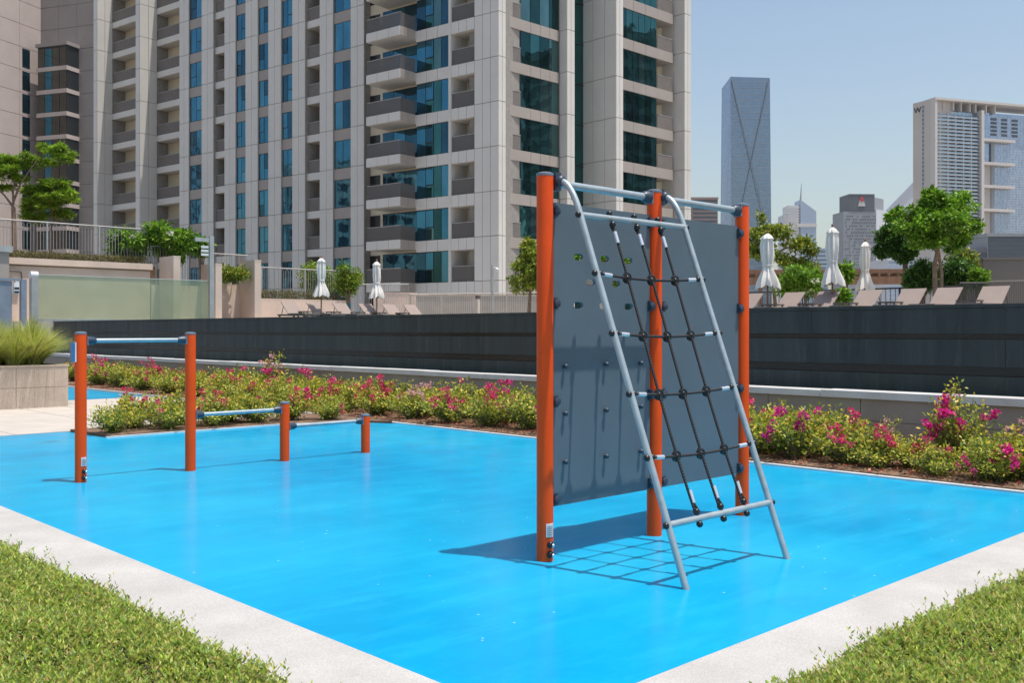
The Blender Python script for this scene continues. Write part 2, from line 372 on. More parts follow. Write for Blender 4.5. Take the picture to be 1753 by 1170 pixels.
# dark stone overflow wall of the pool, tier by tier
ow = thing('overflow_wall', 'long dark wet granite overflow wall of the raised pool', 'wall', (11.6, 16, 0))
bx('core', 11.66, 12.1, -3, 33.9, -0.05, 1.63, 'wet_shade_black', ow)
tiers = [(1.36, 1.655, 11.60), (0.985, 1.295, 11.59), (0.5, 0.88, 11.57)]
for z0, z1, xf in tiers:
    y = -3.0
    while y < 33.8:
        y1 = min(y+1.19, 33.9); jit = 0.006*math.sin(y*17+z0*9)
        bx('granite_slab', xf+jit*0.4, 11.70, y+0.0012, y1-0.0012, z0, z1, 'dark_granite', ow); y += 1.19
for z0, z1 in ((1.298, 1.357), (0.883, 0.982)):
    bx('recessed_band', 11.628, 11.70, -3, 33.9, z0, z1, 'wet_shade_black', ow)  # near-black colour adds the shade of the recess to the wet stone
bx('pool_rim', 11.585, 12.1, -3, 33.9, 1.658, 1.70, 'dark_granite', ow)
structure(bx('pool_water', 12.1, 23.4, -12, 33.9, 0.3, 1.695, 'water'))
structure(MB().box(23.4, 75, -40, 62, -1.0, 1.70).build('pool_deck', 'deck'))
structure(MB().box(9.6, 23.39, 33.95, 62, -1.0, 1.70).build('pool_deck', 'deck'))
structure(MB().box(-30, 9.59, 33.95, 62, -1.0, 1.70).build('pool_deck', 'deck'))
structure(MB().box(-25, 16.1, 36.25, 90, 1.705, 3.80).build('upper_terrace', 'soil'))

# ================================================================== CLIMBING FRAME
PX = [4.305, 5.375, 6.445]; PY = 4.2; PR = 0.0515; PH = 2.37
cf = thing('climbing_frame', 'orange-posted climbing frame with grey panel wall and slanted black rope net', 'playground equipment', (5.375, 4.2, 0))
def post(x, y, h, parent, r=PR, extra=False):
    p = MB().lathe((x, y, 0), [(r, -0.03), (r, h-0.03), (r*0.98, h-0.022)], 28).build('post', 'orange', parent)
    MB().lathe((x, y, h-0.022), [(r*1.02, -0.010), (r*1.04, 0.0), (r*1.0, 0.008), (r*0.7, 0.014), (0.001, 0.017)], 28).build('cap', 'cap', p)
    return p
cposts = [post(x, PY, PH, cf) for x in PX]
def plate_on(parent, x, y, z, az, w, h, mt, name, r=PR):      # thin curved plate wrapped on a post
    mb = MB(); n = 5; base = 0
    for zz in (z-h/2, z+h/2):
        for rr in (r+0.0005, r+0.003):
            for k in range(n): a = az + (k/(n-1)-0.5)*w/r; mb.v.append((x+rr*math.cos(a), y+rr*math.sin(a), zz))
    for k in range(n-1):
        mb.f += [(n+k, n+k+1, 3*n+k+1, 3*n+k), (k+1, k, 2*n+k, 2*n+k+1), (2*n+k, 3*n+k, 3*n+k+1, 2*n+k+1), (k, k+1, n+k+1, n+k)]; mb.sm += [True, True, False, False]
    mb.f += [(0, n, 3*n, 2*n), (n-1, 3*n-1, 4*n-1, 2*n-1)]; mb.sm += [False]*2
    return mb.build(name, mt, parent)
def face_cam(x, y, turn): return math.atan2(-y, -x) + turn
def base_fittings(p, x, y, turn=0.45):
    az = face_cam(x, y, turn)
    pl = plate_on(p, x, y, 0.19, az, 0.05, 0.082, 'tag_white', 'rating_plate')
    for k in range(5): plate_on(pl, x, y, 0.165+k*0.0125, az, 0.036, 0.004, 'tag_grey', 'print_line', PR+0.003)
    for z in (0.105, 0.045):
        c = (x+(PR+0.004)*math.cos(az), y+(PR+0.004)*math.sin(az), z)
        MB().ball(c, 0.022, 12, 6).build('anchor_bolt', 'black_plastic', p)
        MB().ball((c[0]+0.018*math.cos(az+0.5), c[1]+0.018*math.sin(az+0.5), z-0.004), 0.011, 10, 6).build('anchor_nut', 'alu', p)
base_fittings(cposts[0], PX[0], PY, 0.62)
# panels with hand slots
def rounded(cx, cz, w, h, n=5):
    r = h/2; pts = []
    for k in range(n+1): a = -math.pi/2 + math.pi*k/n; pts.append((cx+w/2-r+r*math.cos(a), cz+r*math.sin(a)))
    for k in range(n+1): a = math.pi/2 + math.pi*k/n; pts.append((cx-w/2+r+r*math.cos(a), cz+r*math.sin(a)))
    return pts
def slotted_panel(name, x0, x1, z0, z1, y0, y1, slots, mt, parent):
    bm = bmesh.new(); loops = [[(x0, z0), (x1, z0), (x1, z1), (x0, z1)]] + slots; es = []; lv = []
    for lp in loops:
        vs = [bm.verts.new((x, y0, z)) for x, z in lp]; lv.append(vs)
        for i in range(len(vs)): es.append(bm.edges.new((vs[i], vs[(i+1) % len(vs)])))
    bmesh.ops.triangle_fill(bm, use_beauty=True, use_dissolve=False, edges=es, normal=(0, -1, 0))
    front = list(bm.faces); r = bmesh.ops.extrude_face_region(bm, geom=front)
    for v in r['geom']:
        if isinstance(v, bmesh.types.BMVert): v.co.y = y1
    bmesh.ops.recalc_face_normals(bm, faces=bm.faces)
    me = bpy.data.meshes.new(name); bm.to_mesh(me); bm.free(); me.materials.append(MATS[mt])
    return link(bpy.data.objects.new(name, me), parent)
slots = [rounded(x, z, 0.088, 0.043) for z, xs in ((1.862, (4.597, 4.848, 5.084)), (1.705, (4.713, 4.960)), (1.558, (4.597, 4.84, 5.09))) for x in xs]
pl = slotted_panel('climbing_panel', PX[0]+PR+0.014, PX[1]-PR-0.012, 0.32, 2.185, PY-0.010, PY+0.010, slots, 'panel_grey', cf); pl['label'] = 'grey panel with eight oval hand slots'
pr = slotted_panel('climbing_panel', PX[1]+PR+0.012, PX[2]-PR-0.014, 0.32, 2.185, PY-0.010, PY+0.010, [], 'panel_grey', cf)
def yball(mb, x, y, z, r, depth):   # bolt head lying along -y
    n = 12; prof = [(r*0.62, 0.0), (r*0.62, depth*0.45), (r, depth*0.5), (r*0.95, depth*0.8), (r*0.5, depth), (0.001, depth*1.02)]
    base = len(mb.v)
    for rr, q in prof:
        for j in range(n): a = 2*math.pi*j/n; mb.v.append((x+rr*math.cos(a), y-q, z+rr*math.sin(a)))
    for k in range(len(prof)-1):
        for j in range(n): a = base+k*n; mb.f.append((a+j, a+(j+1) % n, a+n+(j+1) % n, a+n+j)); mb.sm.append(True)
    return mb
for x, z in ((4.46, 1.178), (4.845, 1.182), (5.2, 1.18), (4.845, 0.886), (5.2, 0.89), (4.46, 0.587), (4.845, 0.588), (5.2, 0.59), (4.46, 0.886)):
    yball(MB(), x, PY-0.010, z, 0.016, 0.034).build('hold_bolt', 'clamp', pl)
# climbing holds on the far side of the panel
for i, (x, z) in enumerate(((4.46, 1.178), (4.845, 1.182), (5.2, 1.18), (4.845, 0.886), (5.2, 0.89), (4.46, 0.587), (4.845, 0.588), (5.2, 0.59), (4.46, 0.886))):
    MB().ball((x, PY+0.064, z), 0.05, 10, 6).build('climbing_hold', 'tag_blue', pl)
for xi, sgn in ((0, 1), (1, -1), (1, 1), (2, -1)):
    for z in (2.13, 1.565, 0.965, 0.365):
        x = PX[xi]+sgn*(PR+0.016)
        mb = MB().box(x-0.019, x+0.019, PY-0.03, PY+0.03, z-0.035, z+0.035)
        yball(mb, x, PY-0.03, z, 0.026, 0.022); mb.build('panel_clamp', 'clamp', cf)
# top bars
for i in (0, 1):
    tb = MB().tube([(PX[i]+PR, PY, 2.305), (PX[i+1]-PR, PY, 2.305)], 0.024, 18).build('top_bar', 'steel', cf)
    for x, s in ((PX[i]+PR, 1), (PX[i+1]-PR, -1)):
        mb = MB().box(min(x, x+s*0.014), max(x, x+s*0.014), PY-0.034, PY+0.034, 2.305-0.046, 2.305+0.046).build('bar_flange', 'cap', tb)
        MB().tube([(x+s*0.012, PY, 2.305), (x+s*0.062, PY, 2.305), (x+s*0.075, PY, 2.305)], [0.042, 0.037, 0.027], 16).build('bar_socket', 'clamp', tb)
# slanted ladder rails, bent over at the top and fixed to the posts
RX = [4.372, 5.402]; RB = 0.8/2.17
def rail_y(z): return 3.2 + RB*z
for i, x in enumerate(RX):
    pts = [(x, 3.19, -0.03)] + [(x, rail_y(z), z) for z in (0.0, 0.7, 1.4, 2.10)]
    c0 = Vector((x, rail_y(2.10), 2.10)); c1 = Vector((x, rail_y(2.10)+0.0775, 2.31)); c2 = Vector((x, rail_y(2.10)+0.17, 2.31))
    for t in np.linspace(0.1, 1, 9): pts.append(tuple(c0*(1-t)**2 + c1*2*t*(1-t) + c2*t*t))
    pts.append((x, PY-0.0, 2.31))
    r = MB().tube(pts, 0.0195, 16).build('ladder_rail', 'steel', cf)
    MB().box(PX[i]+PR-0.004 if i == 0 else PX[i]+PR-0.02, x+0.03, PY-0.045, PY+0.04, 2.255, 2.365).build('rail_bracket', 'clamp', r)
    yball(MB(), x, PY-0.045, 2.31, 0.034, 0.05).build('bracket_cap', 'clamp', r)
ZB = [2.09, 1.736, 1.383, 1.038, 0.688, 0.329]
for z in (ZB[0], ZB[-1]):
    bar = MB().tube([(RX[0], rail_y(z), z), (RX[1], rail_y(z), z)], 0.019, 16).build('cross_bar', 'steel', cf)
for i, x in enumerate(RX):
    for z in ZB:
        s = -1 if i == 0 else 1
        MB().ball((x+s*0.024, rail_y(z)-0.004, z), 0.019, 12, 8).build('end_cap_bolt', 'black_plastic', cf)
VX = [RX[0] + (RX[1]-RX[0])*t for t in (0.27, 0.5, 0.735)]
def bow(x, z): return 0.022*math.sin((x-RX[0])/(RX[1]-RX[0])*math.pi)
for x in VX:
    zs = np.linspace(ZB[0]-0.02, ZB[-1]+0.02, 24)
    rp = MB().tube([(x + 0.012*math.sin((2.1-z)*3.2), rail_y(z)+0.018*math.sin(math.pi*(z-0.33)/1.76), z) for z in zs], 0.0085, 8).build('net_rope', 'rope', cf)
    for z, d in ((ZB[0], -1), (ZB[-1], 1)):
        xx = x
        MB().tube([(xx, rail_y(z+d*0.085), z+d*0.085), (xx, rail_y(z+d*0.155), z+d*0.155)], 0.0125, 10).build('rope_sleeve', 'alu', rp)
        mb = MB().ball((xx, rail_y(z+d*0.035)-0.002, z+d*0.038), 0.021, 12, 7)
        MB().ball((xx, rail_y(z-d*0.03), z-d*0.03), 0.020, 12, 7).build('bar_bolt', 'black_plastic', rp)
        mb.tube([(xx, rail_y(z), z+d*0.05), (xx, rail_y(z+d*0.09), z+d*0.09)], 0.007, 8); mb.build('rope_fixing', 'black_plastic', rp)
for z in ZB[1:-1]:
    xs = np.linspace(RX[0], RX[1], 22)
    rp = MB().tube([(x, rail_y(z)+0.018*math.sin(math.pi*(z-0.33)/1.76)*math.sin(math.pi*(x-RX[0])/1.03), z-bow(x, z)) for x in xs], 0.0085, 8).build('net_rope', 'rope', cf)
    for s, x in ((1, RX[0]), (-1, RX[1])):
        MB().tube([(x+s*0.06, rail_y(z), z-0.004), (x+s*0.135, rail_y(z)+0.004, z-0.008)], 0.0125, 10).build('rope_sleeve', 'alu', rp)
        MB().ball((x+s*0.028, rail_y(z), z), 0.018, 10, 6).build('rope_fixing', 'black_plastic', rp)
    for x in VX:
        xx = x + 0.012*math.sin((2.1-z)*3.2); yy = rail_y(z)+0.018*math.sin(math.pi*(z-0.33)/1.76); zz = z-bow(xx, z)
        mb = MB().ball((xx, yy, zz), 0.021, 10, 6)
        for q in range(2):
            ring = [(xx+0.027*math.cos(a), yy-0.006+q*0.012, zz+0.027*math.sin(a)) for a in np.linspace(0, 2*math.pi, 13)]
            mb.tube(ring, 0.0075, 6, False)
        mb.tube([(xx-0.032, yy, zz), (xx+0.032, yy, zz)], 0.0125, 8).tube([(xx, yy-0.011, zz-0.032), (xx, yy+0.011, zz+0.032)], 0.0125, 8)
        mb.build('net_connector', 'black_plastic', cf)

# ================================================================== TURNING BARS
tbx = [3.435, 4.503, 5.569, 6.62]; TY = 9.33; th = [1.395, 1.39, 0.645, 0.45]
tb = thing('turning_bars', 'row of four orange posts joined by three stepped turning bars', 'playground equipment', (5.0, TY, 0))
tp = [post(x, TY, h, tb) for x, h in zip(tbx, th)]
for i, z in enumerate((1.305, 0.553, 0.367)):
    b_ = MB().tube([(tbx[i]+PR, TY, z), (tbx[i+1]-PR, TY, z)], 0.0205, 16).build('bar', 'steel', tb)
    for x, s in ((tbx[i]+PR, 1), (tbx[i+1]-PR, -1)):
        MB().box(min(x-s*0.004, x+s*0.012), max(x-s*0.004, x+s*0.012), TY-0.032, TY+0.032, z-0.042, z+0.042).build('bar_flange', 'cap', b_)
        MB().tube([(x+s*0.01, TY, z), (x+s*0.06, TY, z), (x+s*0.085, TY, z)], [0.04, 0.036, 0.026], 14).build('bar_socket', 'clamp', b_)
base_fittings(tp[0], tbx[0], TY, 0.55)
az = face_cam(tbx[0], TY, -1.35)
sg = cube('side_sign', tbx[0]+(PR+0.016)*math.cos(az), TY+(PR+0.016)*math.sin(az), 1.2, 0.03, 0.10, 0.17, az, 'tag_blue', tp[0])
cube('sign_edge', tbx[0]+(PR+0.004)*math.cos(az), TY+(PR+0.004)*math.sin(az), 1.2, 0.012, 0.11, 0.18, az, 'tag_white', sg)

# ================================================================== APARTMENT TOWER
Ccam = (-.982, 72.2)
L_ = Fac(c2w(*Ccam), c2w(-.7936, .6084), c2w(-.6084, -.7936))
R_ = Fac(c2w(*Ccam), (1, 0), (0, -1))
AT = thing('apartment_tower', 'cream apartment tower with blue windows and stacked balconies behind the pool', 'building', (*c2w(*Ccam), 1.7))
FH = 3.29; Z0 = 5.07 - FH; NF = 12
zf = [Z0 + FH*k for k in range(NF+1)]
sl = lambda u, n=0.0: L_.s(u, n)
# solid body behind the facades
s_end = sl(160)
def lpoly(pts): return [Fac.p(f, t, n) for f, t, n in pts]
body = lpoly([(R_, 0.4, -3.3), (R_, 19.0, -3.3), (R_, 19.0, -24)]) + lpoly([(L_, s_end-0.05, -24), (L_, s_end-0.05, -3.3), (L_, 2.5, -3.3)])
MB().prism(body, 0.8, zf[-1]+1.0).build('core', 'render_cream', AT)
def panels(fac, s0, s1, nf, n_strips, mt='clad', name='cladding_panel', depth=0.06, k0=0):
    w = (s1-s0)/n_strips
    for k in range(k0, NF):
        for i in range(n_strips):
            fac.box(name, s0+w*i+0.02*(1 if w > 0 else -1), s0+w*(i+1)-0.02*(1 if w > 0 else -1), nf-depth, nf, zf[k]+0.025, zf[k+1]-0.025, mt, AT)
def pier(fac, ua, ub, n=0.0, strips=2, back=-3.4, name='cladding_panel'):   # pier between two picture columns
    sa, sb = fac.s(ua, n), fac.s(ub, n)
    fac.box('pier', sa, sb, back, n-0.05, 0.8, zf[-1]+1, 'pier_core', AT)
    panels(fac, sa, sb, n, strips, name=name)
    return sa, sb
def side_panels(fac, s, sgn, n0, n1, strips, mt='clad', name='return_panel', th=0.05):
    w = (n1-n0)/strips
    for k in range(NF):
        for i in range(strips):
            fac.box(name, s, s+sgn*th, n0+w*i+0.02, n0+w*(i+1)-0.02, zf[k]+0.025, zf[k+1]-0.025, mt, AT)
def window_bay(ua, ub, n=-0.16, mullion=(0.5,), casement=True, gm='glass_blue', frac=0.715):
    sa, sb = sl(ua), sl(ub); w = sb-sa
    for k in range(NF):
        zb, zt = zf[k]+0.03, zf[k]+FH*frac
        f = L_.box('window', sa, sb, n-0.2, n-0.03, zb, zt, 'frame_dark', AT)
        edges = [0.0] + list(mullion) + [1.0]
        for i in range(len(edges)-1):
            a, b2 = sa+w*edges[i], sa+w*edges[i+1]; g = -0.03 if w < 0 else 0.03
            cas = casement and i == (k*7+int(ua)) % 2
            if cas:
                zm = zb+(zt-zb)*0.42
                L_.box('pane', a+g, b2-g, n-0.03, n, zb+0.03, zm-0.03, gb(), f); L_.box('pane', a+g*1.6, b2-g*1.6, n-0.03, n+0.012, zm+0.04, zt-0.05, gb(), f)
            else: L_.box('pane', a+g, b2-g, n-0.03, n, zb+0.03, zt-0.03, gb(), f)
        L_.box('spandrel', sa, sb, n-0.3, n+0.02, zt+0.02, zf[k+1]+0.005, 'clad_dark', AT)
def balcony(fac, s0, s1, n0, nback, k, fascia=0.62, rail=1.06, door=None, bw='render_cream', sides=True, front='clad', glassy=False):
    d = 1 if s1 > s0 else -1
    b_ = fac.box('balcony', s0, s1, nback, n0, zf[k]-fascia, zf[k], front, AT)
    fac.box('balustrade', s0+d*0.03, s1-d*0.03, n0-0.09, n0-0.05, zf[k]+0.03, zf[k]+rail, 'balustrade_glass' if glassy else 'rail_dark', b_)
    fac.box('handrail', s0+d*0.01, s1-d*0.01, n0-0.11, n0-0.03, zf[k]+rail, zf[k]+rail+0.05, 'rail_grey', b_)
    if door:
        a, c, h = door
        fac.box('balcony_door', s0+(s1-s0)*a, s0+(s1-s0)*c, nback-0.02, nback+0.05, zf[k]+0.02, zf[k]+h, 'interior_dark', b_)
    return b_
# left facade from its far end to the corner
def fin(ua, ub, deep, strips=2):
    sa, sb = sl(ua), sl(ub)
    L_.box('pier', sa, sb, -3.4, -0.05, 0.8, zf[-1]+1, 'pier_core', AT)
    panels(L_, sa, sb, 0.0, 1, name='fin_panel')
    side_panels(L_, sb+0.0, -1, -deep, 0.0, strips)
    return sa, sb
f1 = fin(160, 166, 1.75); f2 = fin(232, 239, 1.95)
p0 = (sl(307), sl(323))
for k in range(NF):
    balcony(L_, f1[1]-0.05, f2[0], -1.75, -3.35, k, door=(0.62, 0.95, 2.3))
    balcony(L_, f2[1]-0.05, p0[0], -1.95, -3.35, k, door=(0.70, 0.92, 2.1))
pier(L_, 307, 323); window_bay(323, 345); pier(L_, 345, 365)
pier(L_, 384, 403); window_bay(403, 420); pier(L_, 420, 441); window_bay(441, 459); pier(L_, 459, 481)
window_bay(481, 500); pier(L_, 500, 522, name='cladding_strip'); pier(L_, 547, 570, name='cladding_strip'); window_bay(570, 600, casement=False); pier(L_, 600, 623, name='cladding_strip')
for k in range(NF):
    balcony(L_, sl(365), sl(384), -0.25, -2.0, k, door=(0.35, 0.78, 2.25))
    balcony(L_, sl(522), sl(547), -0.25, -2.0, k, door=(0.62, 0.95, 2.25))
L_.box('recess_wall', sl(365), sl(384), -3.3, -2.0, 0.8, zf[-1]+1, 'render_cream', AT)
L_.box('recess_wall', sl(522), sl(547), -3.3, -2.0, 0.8, zf[-1]+1, 'render_cream', AT)
# wide projecting balconies next to the corner
PROJ = 1.75; s_r = sl(712); s_l = L_.s(627, PROJ)+0.25
L_.box('recess_wall', sl(623)-0.01, s_r, -3.3, -0.75, 0.8, zf[-1]+1, 'render_cream', AT)
for k in range(NF):
    fa = 0.74
    b_ = L_.box('wide_balcony', s_l-0.25, s_r+0.02, -0.75, PROJ, zf[k]-0.28-fa*0.5, zf[k]+0.02, 'clad', AT)
    w3 = (s_l-0.25-s_r)/3
    for i in range(3): L_.box('fascia_panel', s_r+w3*i+0.03, s_r+w3*(i+1)-0.03, PROJ, PROJ+0.04, zf[k]-0.66, zf[k]+0.03, 'clad', b_)
    for i in range(2): L_.box('fascia_panel', s_r-0.02, s_r+0.02, 0.1+i*0.83, 0.1+(i+1)*0.83-0.04, zf[k]-0.66, zf[k]+0.03, 'clad_dark', b_)
    L_.box('balustrade', s_r+0.03, s_l-0.3, PROJ-0.09, PROJ-0.05, zf[k]+0.03, zf[k]+1.1, 'balustrade_glass', b_)
    L_.box('balustrade', s_r+0.03, s_r+0.07, 0.05, PROJ-0.1, zf[k]+0.03, zf[k]+1.1, 'balustrade_glass', b_)
    L_.box('balustrade', s_l-0.33, s_l-0.29, -0.6, PROJ-0.1, zf[k]+0.03, zf[k]+1.1, 'balustrade_glass', b_)
    L_.box('handrail', s_r, s_l-0.3, PROJ-0.11, PROJ-0.03, zf[k]+1.1, zf[k]+1.15, 'rail_grey', b_)
    L_.box('balcony_door', sl(633, -0.75), sl(651, -0.75), -0.78, -0.70, zf[k]+0.05, zf[k]+2.45, 'interior_dark', b_)
    g0, g1 = sl(656, -0.75), sl(712, -0.75)-0.2; wd = L_.box('window', g0, g1, -0.9, -0.70, zf[k]+0.05, zf[k]+2.5, 'frame_dark', AT)
    for i in range(3):
        a, c = g0+(g1-g0)*i/3, g0+(g1-g0)*(i+1)/3
        L_.box('pane', a-0.03, c+0.03, -0.70, -0.67, zf[k]+0.1, zf[k]+2.45, gb() if i else 'glass_blue_deep', wd)
# glass band, loggia and corner pier
sa, sb, sc, sd = sl(712), sl(768), sl(772), sl(812)
L_.box('pier', sa, sb, -3.3, -0.32, 0.8, zf[-1]+1, 'pier_core', AT)
L_.box('cladding_strip', sb, sc, -3.3, 0.03, 0.8, zf[-1]+1, 'clad', AT)
for k in range(NF):
    wd = L_.box('window', sa, sb, -0.30, -0.12, zf[k]+0.02, zf[k]+FH*0.73, 'frame_dark', AT)
    cuts = [0, .28, .53, .76, 1]
    for i in range(4):
        a, c = sa+(sb-sa)*cuts[i], sa+(sb-sa)*cuts[i+1]
        if i == 1:
            L_.box('pane', a-0.03, c+0.03, -0.12, -0.09, zf[k]+0.05, zf[k]+0.95, gt(), wd); L_.box('pane', a-0.05, c+0.05, -0.12, -0.07, zf[k]+1.05, zf[k]+FH*0.73-0.06, gb(), wd)
        else: L_.box('pane', a-0.03, c+0.03, -0.12, -0.09, zf[k]+0.05, zf[k]+FH*0.73-0.04, gb() if i in (0, 3) else gt(), wd)
    for i in range(3): L_.box('spandrel_panel', sa+(sb-sa)*i/3-0.02, sa+(sb-sa)*(i+1)/3+0.02, -0.31, 0.0, zf[k]+FH*0.73+0.02, zf[k+1], 'clad', AT)
    balcony(L_, sc, sd, -0.05, -1.9, k, fascia=FH*0.27, rail=1.15, front='clad', glassy=True)
    for i in range(3): L_.box('spandrel_panel', sc+(sd-sc)*i/3-0.02, sc+(sd-sc)*(i+1)/3+0.02, -0.05, 0.0, zf[k]+FH*0.73, zf[k+1]-0.01, 'clad', AT)
L_.box('recess_wall', sc, sd, -3.3, -1.9, 0.8, zf[-1]+1, 'render_cream', AT)
se = sl(853)
L_.box('pier', sd, 0.06, -3.3, -0.05, 0.8, zf[-1]+1, 'pier_core', AT)
panels(L_, sd, 0.0, 0.0, 3, name='corner_panel')
# right facade
r0 = R_.s(866); r1 = R_.s(892, -0.3); r2 = R_.s(957, -0.3)
R_.box('pier', 0.08, r0, -3.3, -0.05, 0.8, zf[-1]+1, 'pier_core', AT); panels(R_, 0.0, r0, 0.0, 2, name='corner_panel')
R_.box('recess_wall', r0, r1, -3.3, -2.2, 0.8, zf[-1]+1, 'render_cream', AT)
for k in range(NF):
    balcony(R_, r0, r1, -0.28, -2.2, k, fascia=FH*0.25, rail=1.1, door=(0.3, 0.95, 2.3), front='clad_dark')
    wd = R_.box('window', r1, r2, -2.2, -0.42, zf[k]+0.02, zf[k]+FH*0.75, 'frame_dark', AT)
    for i in range(4):
        a, c = r1+(r2-r1)*i/4, r1+(r2-r1)*(i+1)/4
        R_.box('pane', a+0.025, c-0.025, -0.42, -0.38+0.01*(i == 1), zf[k]+0.04, zf[k]+FH*0.75-0.03, gt(), wd)
    for i in range(4):
        a, c = r1+(r2-r1)*i/4, r1+(r2-r1)*(i+1)/4
        R_.box('spandrel_panel', a+0.015, c-0.015, -0.6, -0.3, zf[k]+FH*0.75, zf[k+1]-0.005, 'clad_dark', AT)
def rpier(ua, n_front, u_strip_end, n_back, strips, fs, name):
    # return face (seen from the left) from n_back to n_front, then a front strip
    s0 = R_.s(ua, n_front); s1 = R_.s(u_strip_end, n_front)
    R_.box('pier', s0+0.05, s1, -3.3, n_front-0.05, 0.8, zf[-1]+1, 'pier_core', AT)
    side_panels(R_, s0, 1, n_back, n_front, strips, name=name)
    panels(R_, s0, s1, n_front, fs, name='front_strip'); return s0, s1
q1 = rpier(971, 0.45, 984, -0.4, 1, 2, 'return_panel')
q2 = rpier(1055, 2.3, 1067, -1.4, 3, 2, 'return_panel_wide')
R_.box('stair_glazing', q1[1], q2[0]+0.02, -3.3, -1.2, 0.8, zf[-1]+1, 'glass_teal', AT)
for k in range(NF): R_.box('transom', q1[1], q2[0], -1.2, -1.15, zf[k]-0.25, zf[k]-0.18, 'frame_dark', AT)
w0, w1 = q2[1], R_.s(1125, 2.0); e0 = R_.s(1172, 2.9)
R_.box('recess_wall', w0, e0+0.06, -3.3, 0.5, 0.8, zf[-1]+1, 'render_cream', AT)
for k in range(NF):
    wd = R_.box('window', w0, w1, 0.5, 1.9, zf[k]+0.02, zf[k]+FH*0.74, 'frame_dark', AT)
    for i in range(6):
        a, c = w0+(w1-w0)*i/6, w0+(w1-w0)*(i+1)/6
        R_.box('pane', a+0.025, c-0.025, 1.9, 1.95, zf[k]+0.04, zf[k]+FH*0.74-0.03, gt(), wd)
    for i in range(3):
        a, c = w0+(w1-w0)*i/3, w0+(w1-w0)*(i+1)/3
        R_.box('spandrel_panel', a+0.015, c-0.015, 0.5, 2.05, zf[k]+FH*0.74, zf[k+1]-0.005, 'clad_dark', AT)
    balcony(R_, w1, e0-0.5, 2.05, 0.5, k, fascia=FH*0.26, rail=1.1, front='clad_dark')
q3 = rpier(1172, 2.9, 1183, 0.5, 2, 2, 'return_panel')

# neighbouring block at the far left
NB = thing('stone_block', 'pinkish stone-clad block with glazed corner bay at the far left', 'building', (*at_d(110, 148), 1.7))
A_ = Fac(at_d(70, 148), c2w(.945, -.327), c2w(-.327, -.945))
B_ = Fac(at_d(70, 148), c2w(-.34, -1), c2w(1, -.34))
aw = A_.s(163); FB = 3.34
A_.box('wall', -6, aw, -8, -0.06, 0.8, 62, 'joint', NB)
B_.box('wall', 0, 16, -9, -0.06, 0.8, 62, 'joint', NB)
zb0 = 1.4 + (566-91)*148/1691 - 16*FB
for k in range(20):
    za, zb_ = zb0+k*FB, zb0+(k+1)*FB
    for i in range(3): A_.box('stone_slab', aw*i/3+0.02, aw*(i+1)/3-0.02, -0.06, 0.0, za+0.03, zb_-0.03, 'block_grey', NB)
    for i in range(4): B_.box('stone_slab', 4*i+0.02, 4*(i+1)-0.02, -0.06, 0.0, za+0.03, zb_-0.03, 'block_pink', NB)
wb0, wb1 = B_.s(51), B_.s(38)
ga, gb = A_.s(64, 2.4), A_.s(114, 2.4)
A_.box('corner_bay', ga, gb, 0, 2.3, 0.8, zb0+16*FB, 'frame_dark', NB)
A_.box('bay_roof', ga-0.2, gb+0.2, 0, 2.6, zb0+16*FB, zb0+16*FB+0.5, 'block_grey', NB)
for k in range(16):
    za = zb0+k*FB
    A_.box('bay_band', ga-0.1, gb+0.1, 0, 2.5, za-0.28, za+0.32, 'block_pink', NB)
    w = B_.box('window', wb0, wb1, 0.0, 0.03, za+0.45, za+FB-0.15, 'frame_dark', NB); B_.box('pane', wb0+0.08, wb1-0.08, 0.03, 0.06, za+0.5, za+FB-0.2, 'glass_blue', w)
    for i in range(4):
        a, c = ga+(gb-ga)*i/4, ga+(gb-ga)*(i+1)/4
        A_.box('bay_pane', a+0.05, c-0.05, 2.3, 2.36, za+0.36, za+FB-0.32, 'glass_blue' if i == 1 else 'glass_taupe', NB)

# ================================================================== LEFT TERRACE, SCREENS, RAILINGS
GY = 34.0
gs = thing('glass_pool_screen', 'long green-tinted glass screen standing at the left end of the pool', 'glass screen', (14, GY, 1.7))
gx0, gx1 = at_y(62, GY)[0], at_y(358, GY)[0]
bx('pane', gx0+0.05, gx1-0.05, GY-0.012, GY+0.012, 1.72, 3.22, 'screen_glass', gs)
bx('top_edge', gx0+0.05, gx1-0.05, GY-0.013, GY+0.013, 3.221, 3.235, 'tag_white', gs)
bx('base_channel', gx0+0.05, gx1-0.05, GY-0.05, GY+0.05, 1.70, 1.78, 'steel_post', gs)
x = at_y(52, GY)[0]
sp_ = thing('screen_post', 'stout grey post with white rounded top at the screen\'s left end', 'post', (x+0.1, GY, 1.7))
bx('shaft', x, gx0+0.03, GY-0.12, GY+0.12, 1.7, 3.22, 'steel_post', sp_)
MB().tube([(x-0.01, GY, 3.2), (gx0+0.04, GY, 3.2)], 0.125, 14).build('cap', 'tag_white', sp_)
x = at_y(361, GY)[0]
gf = thing('gate_frame', 'tall pale steel gate frame beside the green glass screen', 'gate', (x, GY, 1.7))
bx('gate_post', x-0.07, x+0.09, GY-0.07, GY+0.07, 1.7, 4.88, 'steel_post', gf)
bx('top_rail', x-0.62, x-0.07, GY-0.04, GY+0.04, 4.66, 4.80, 'steel_post', gf)
for i in range(3): bx('sign_plate', x-0.40, x-0.12, GY-0.05, GY-0.03, 4.14+i*0.14, 4.23+i*0.14, 'tag_white', gf)
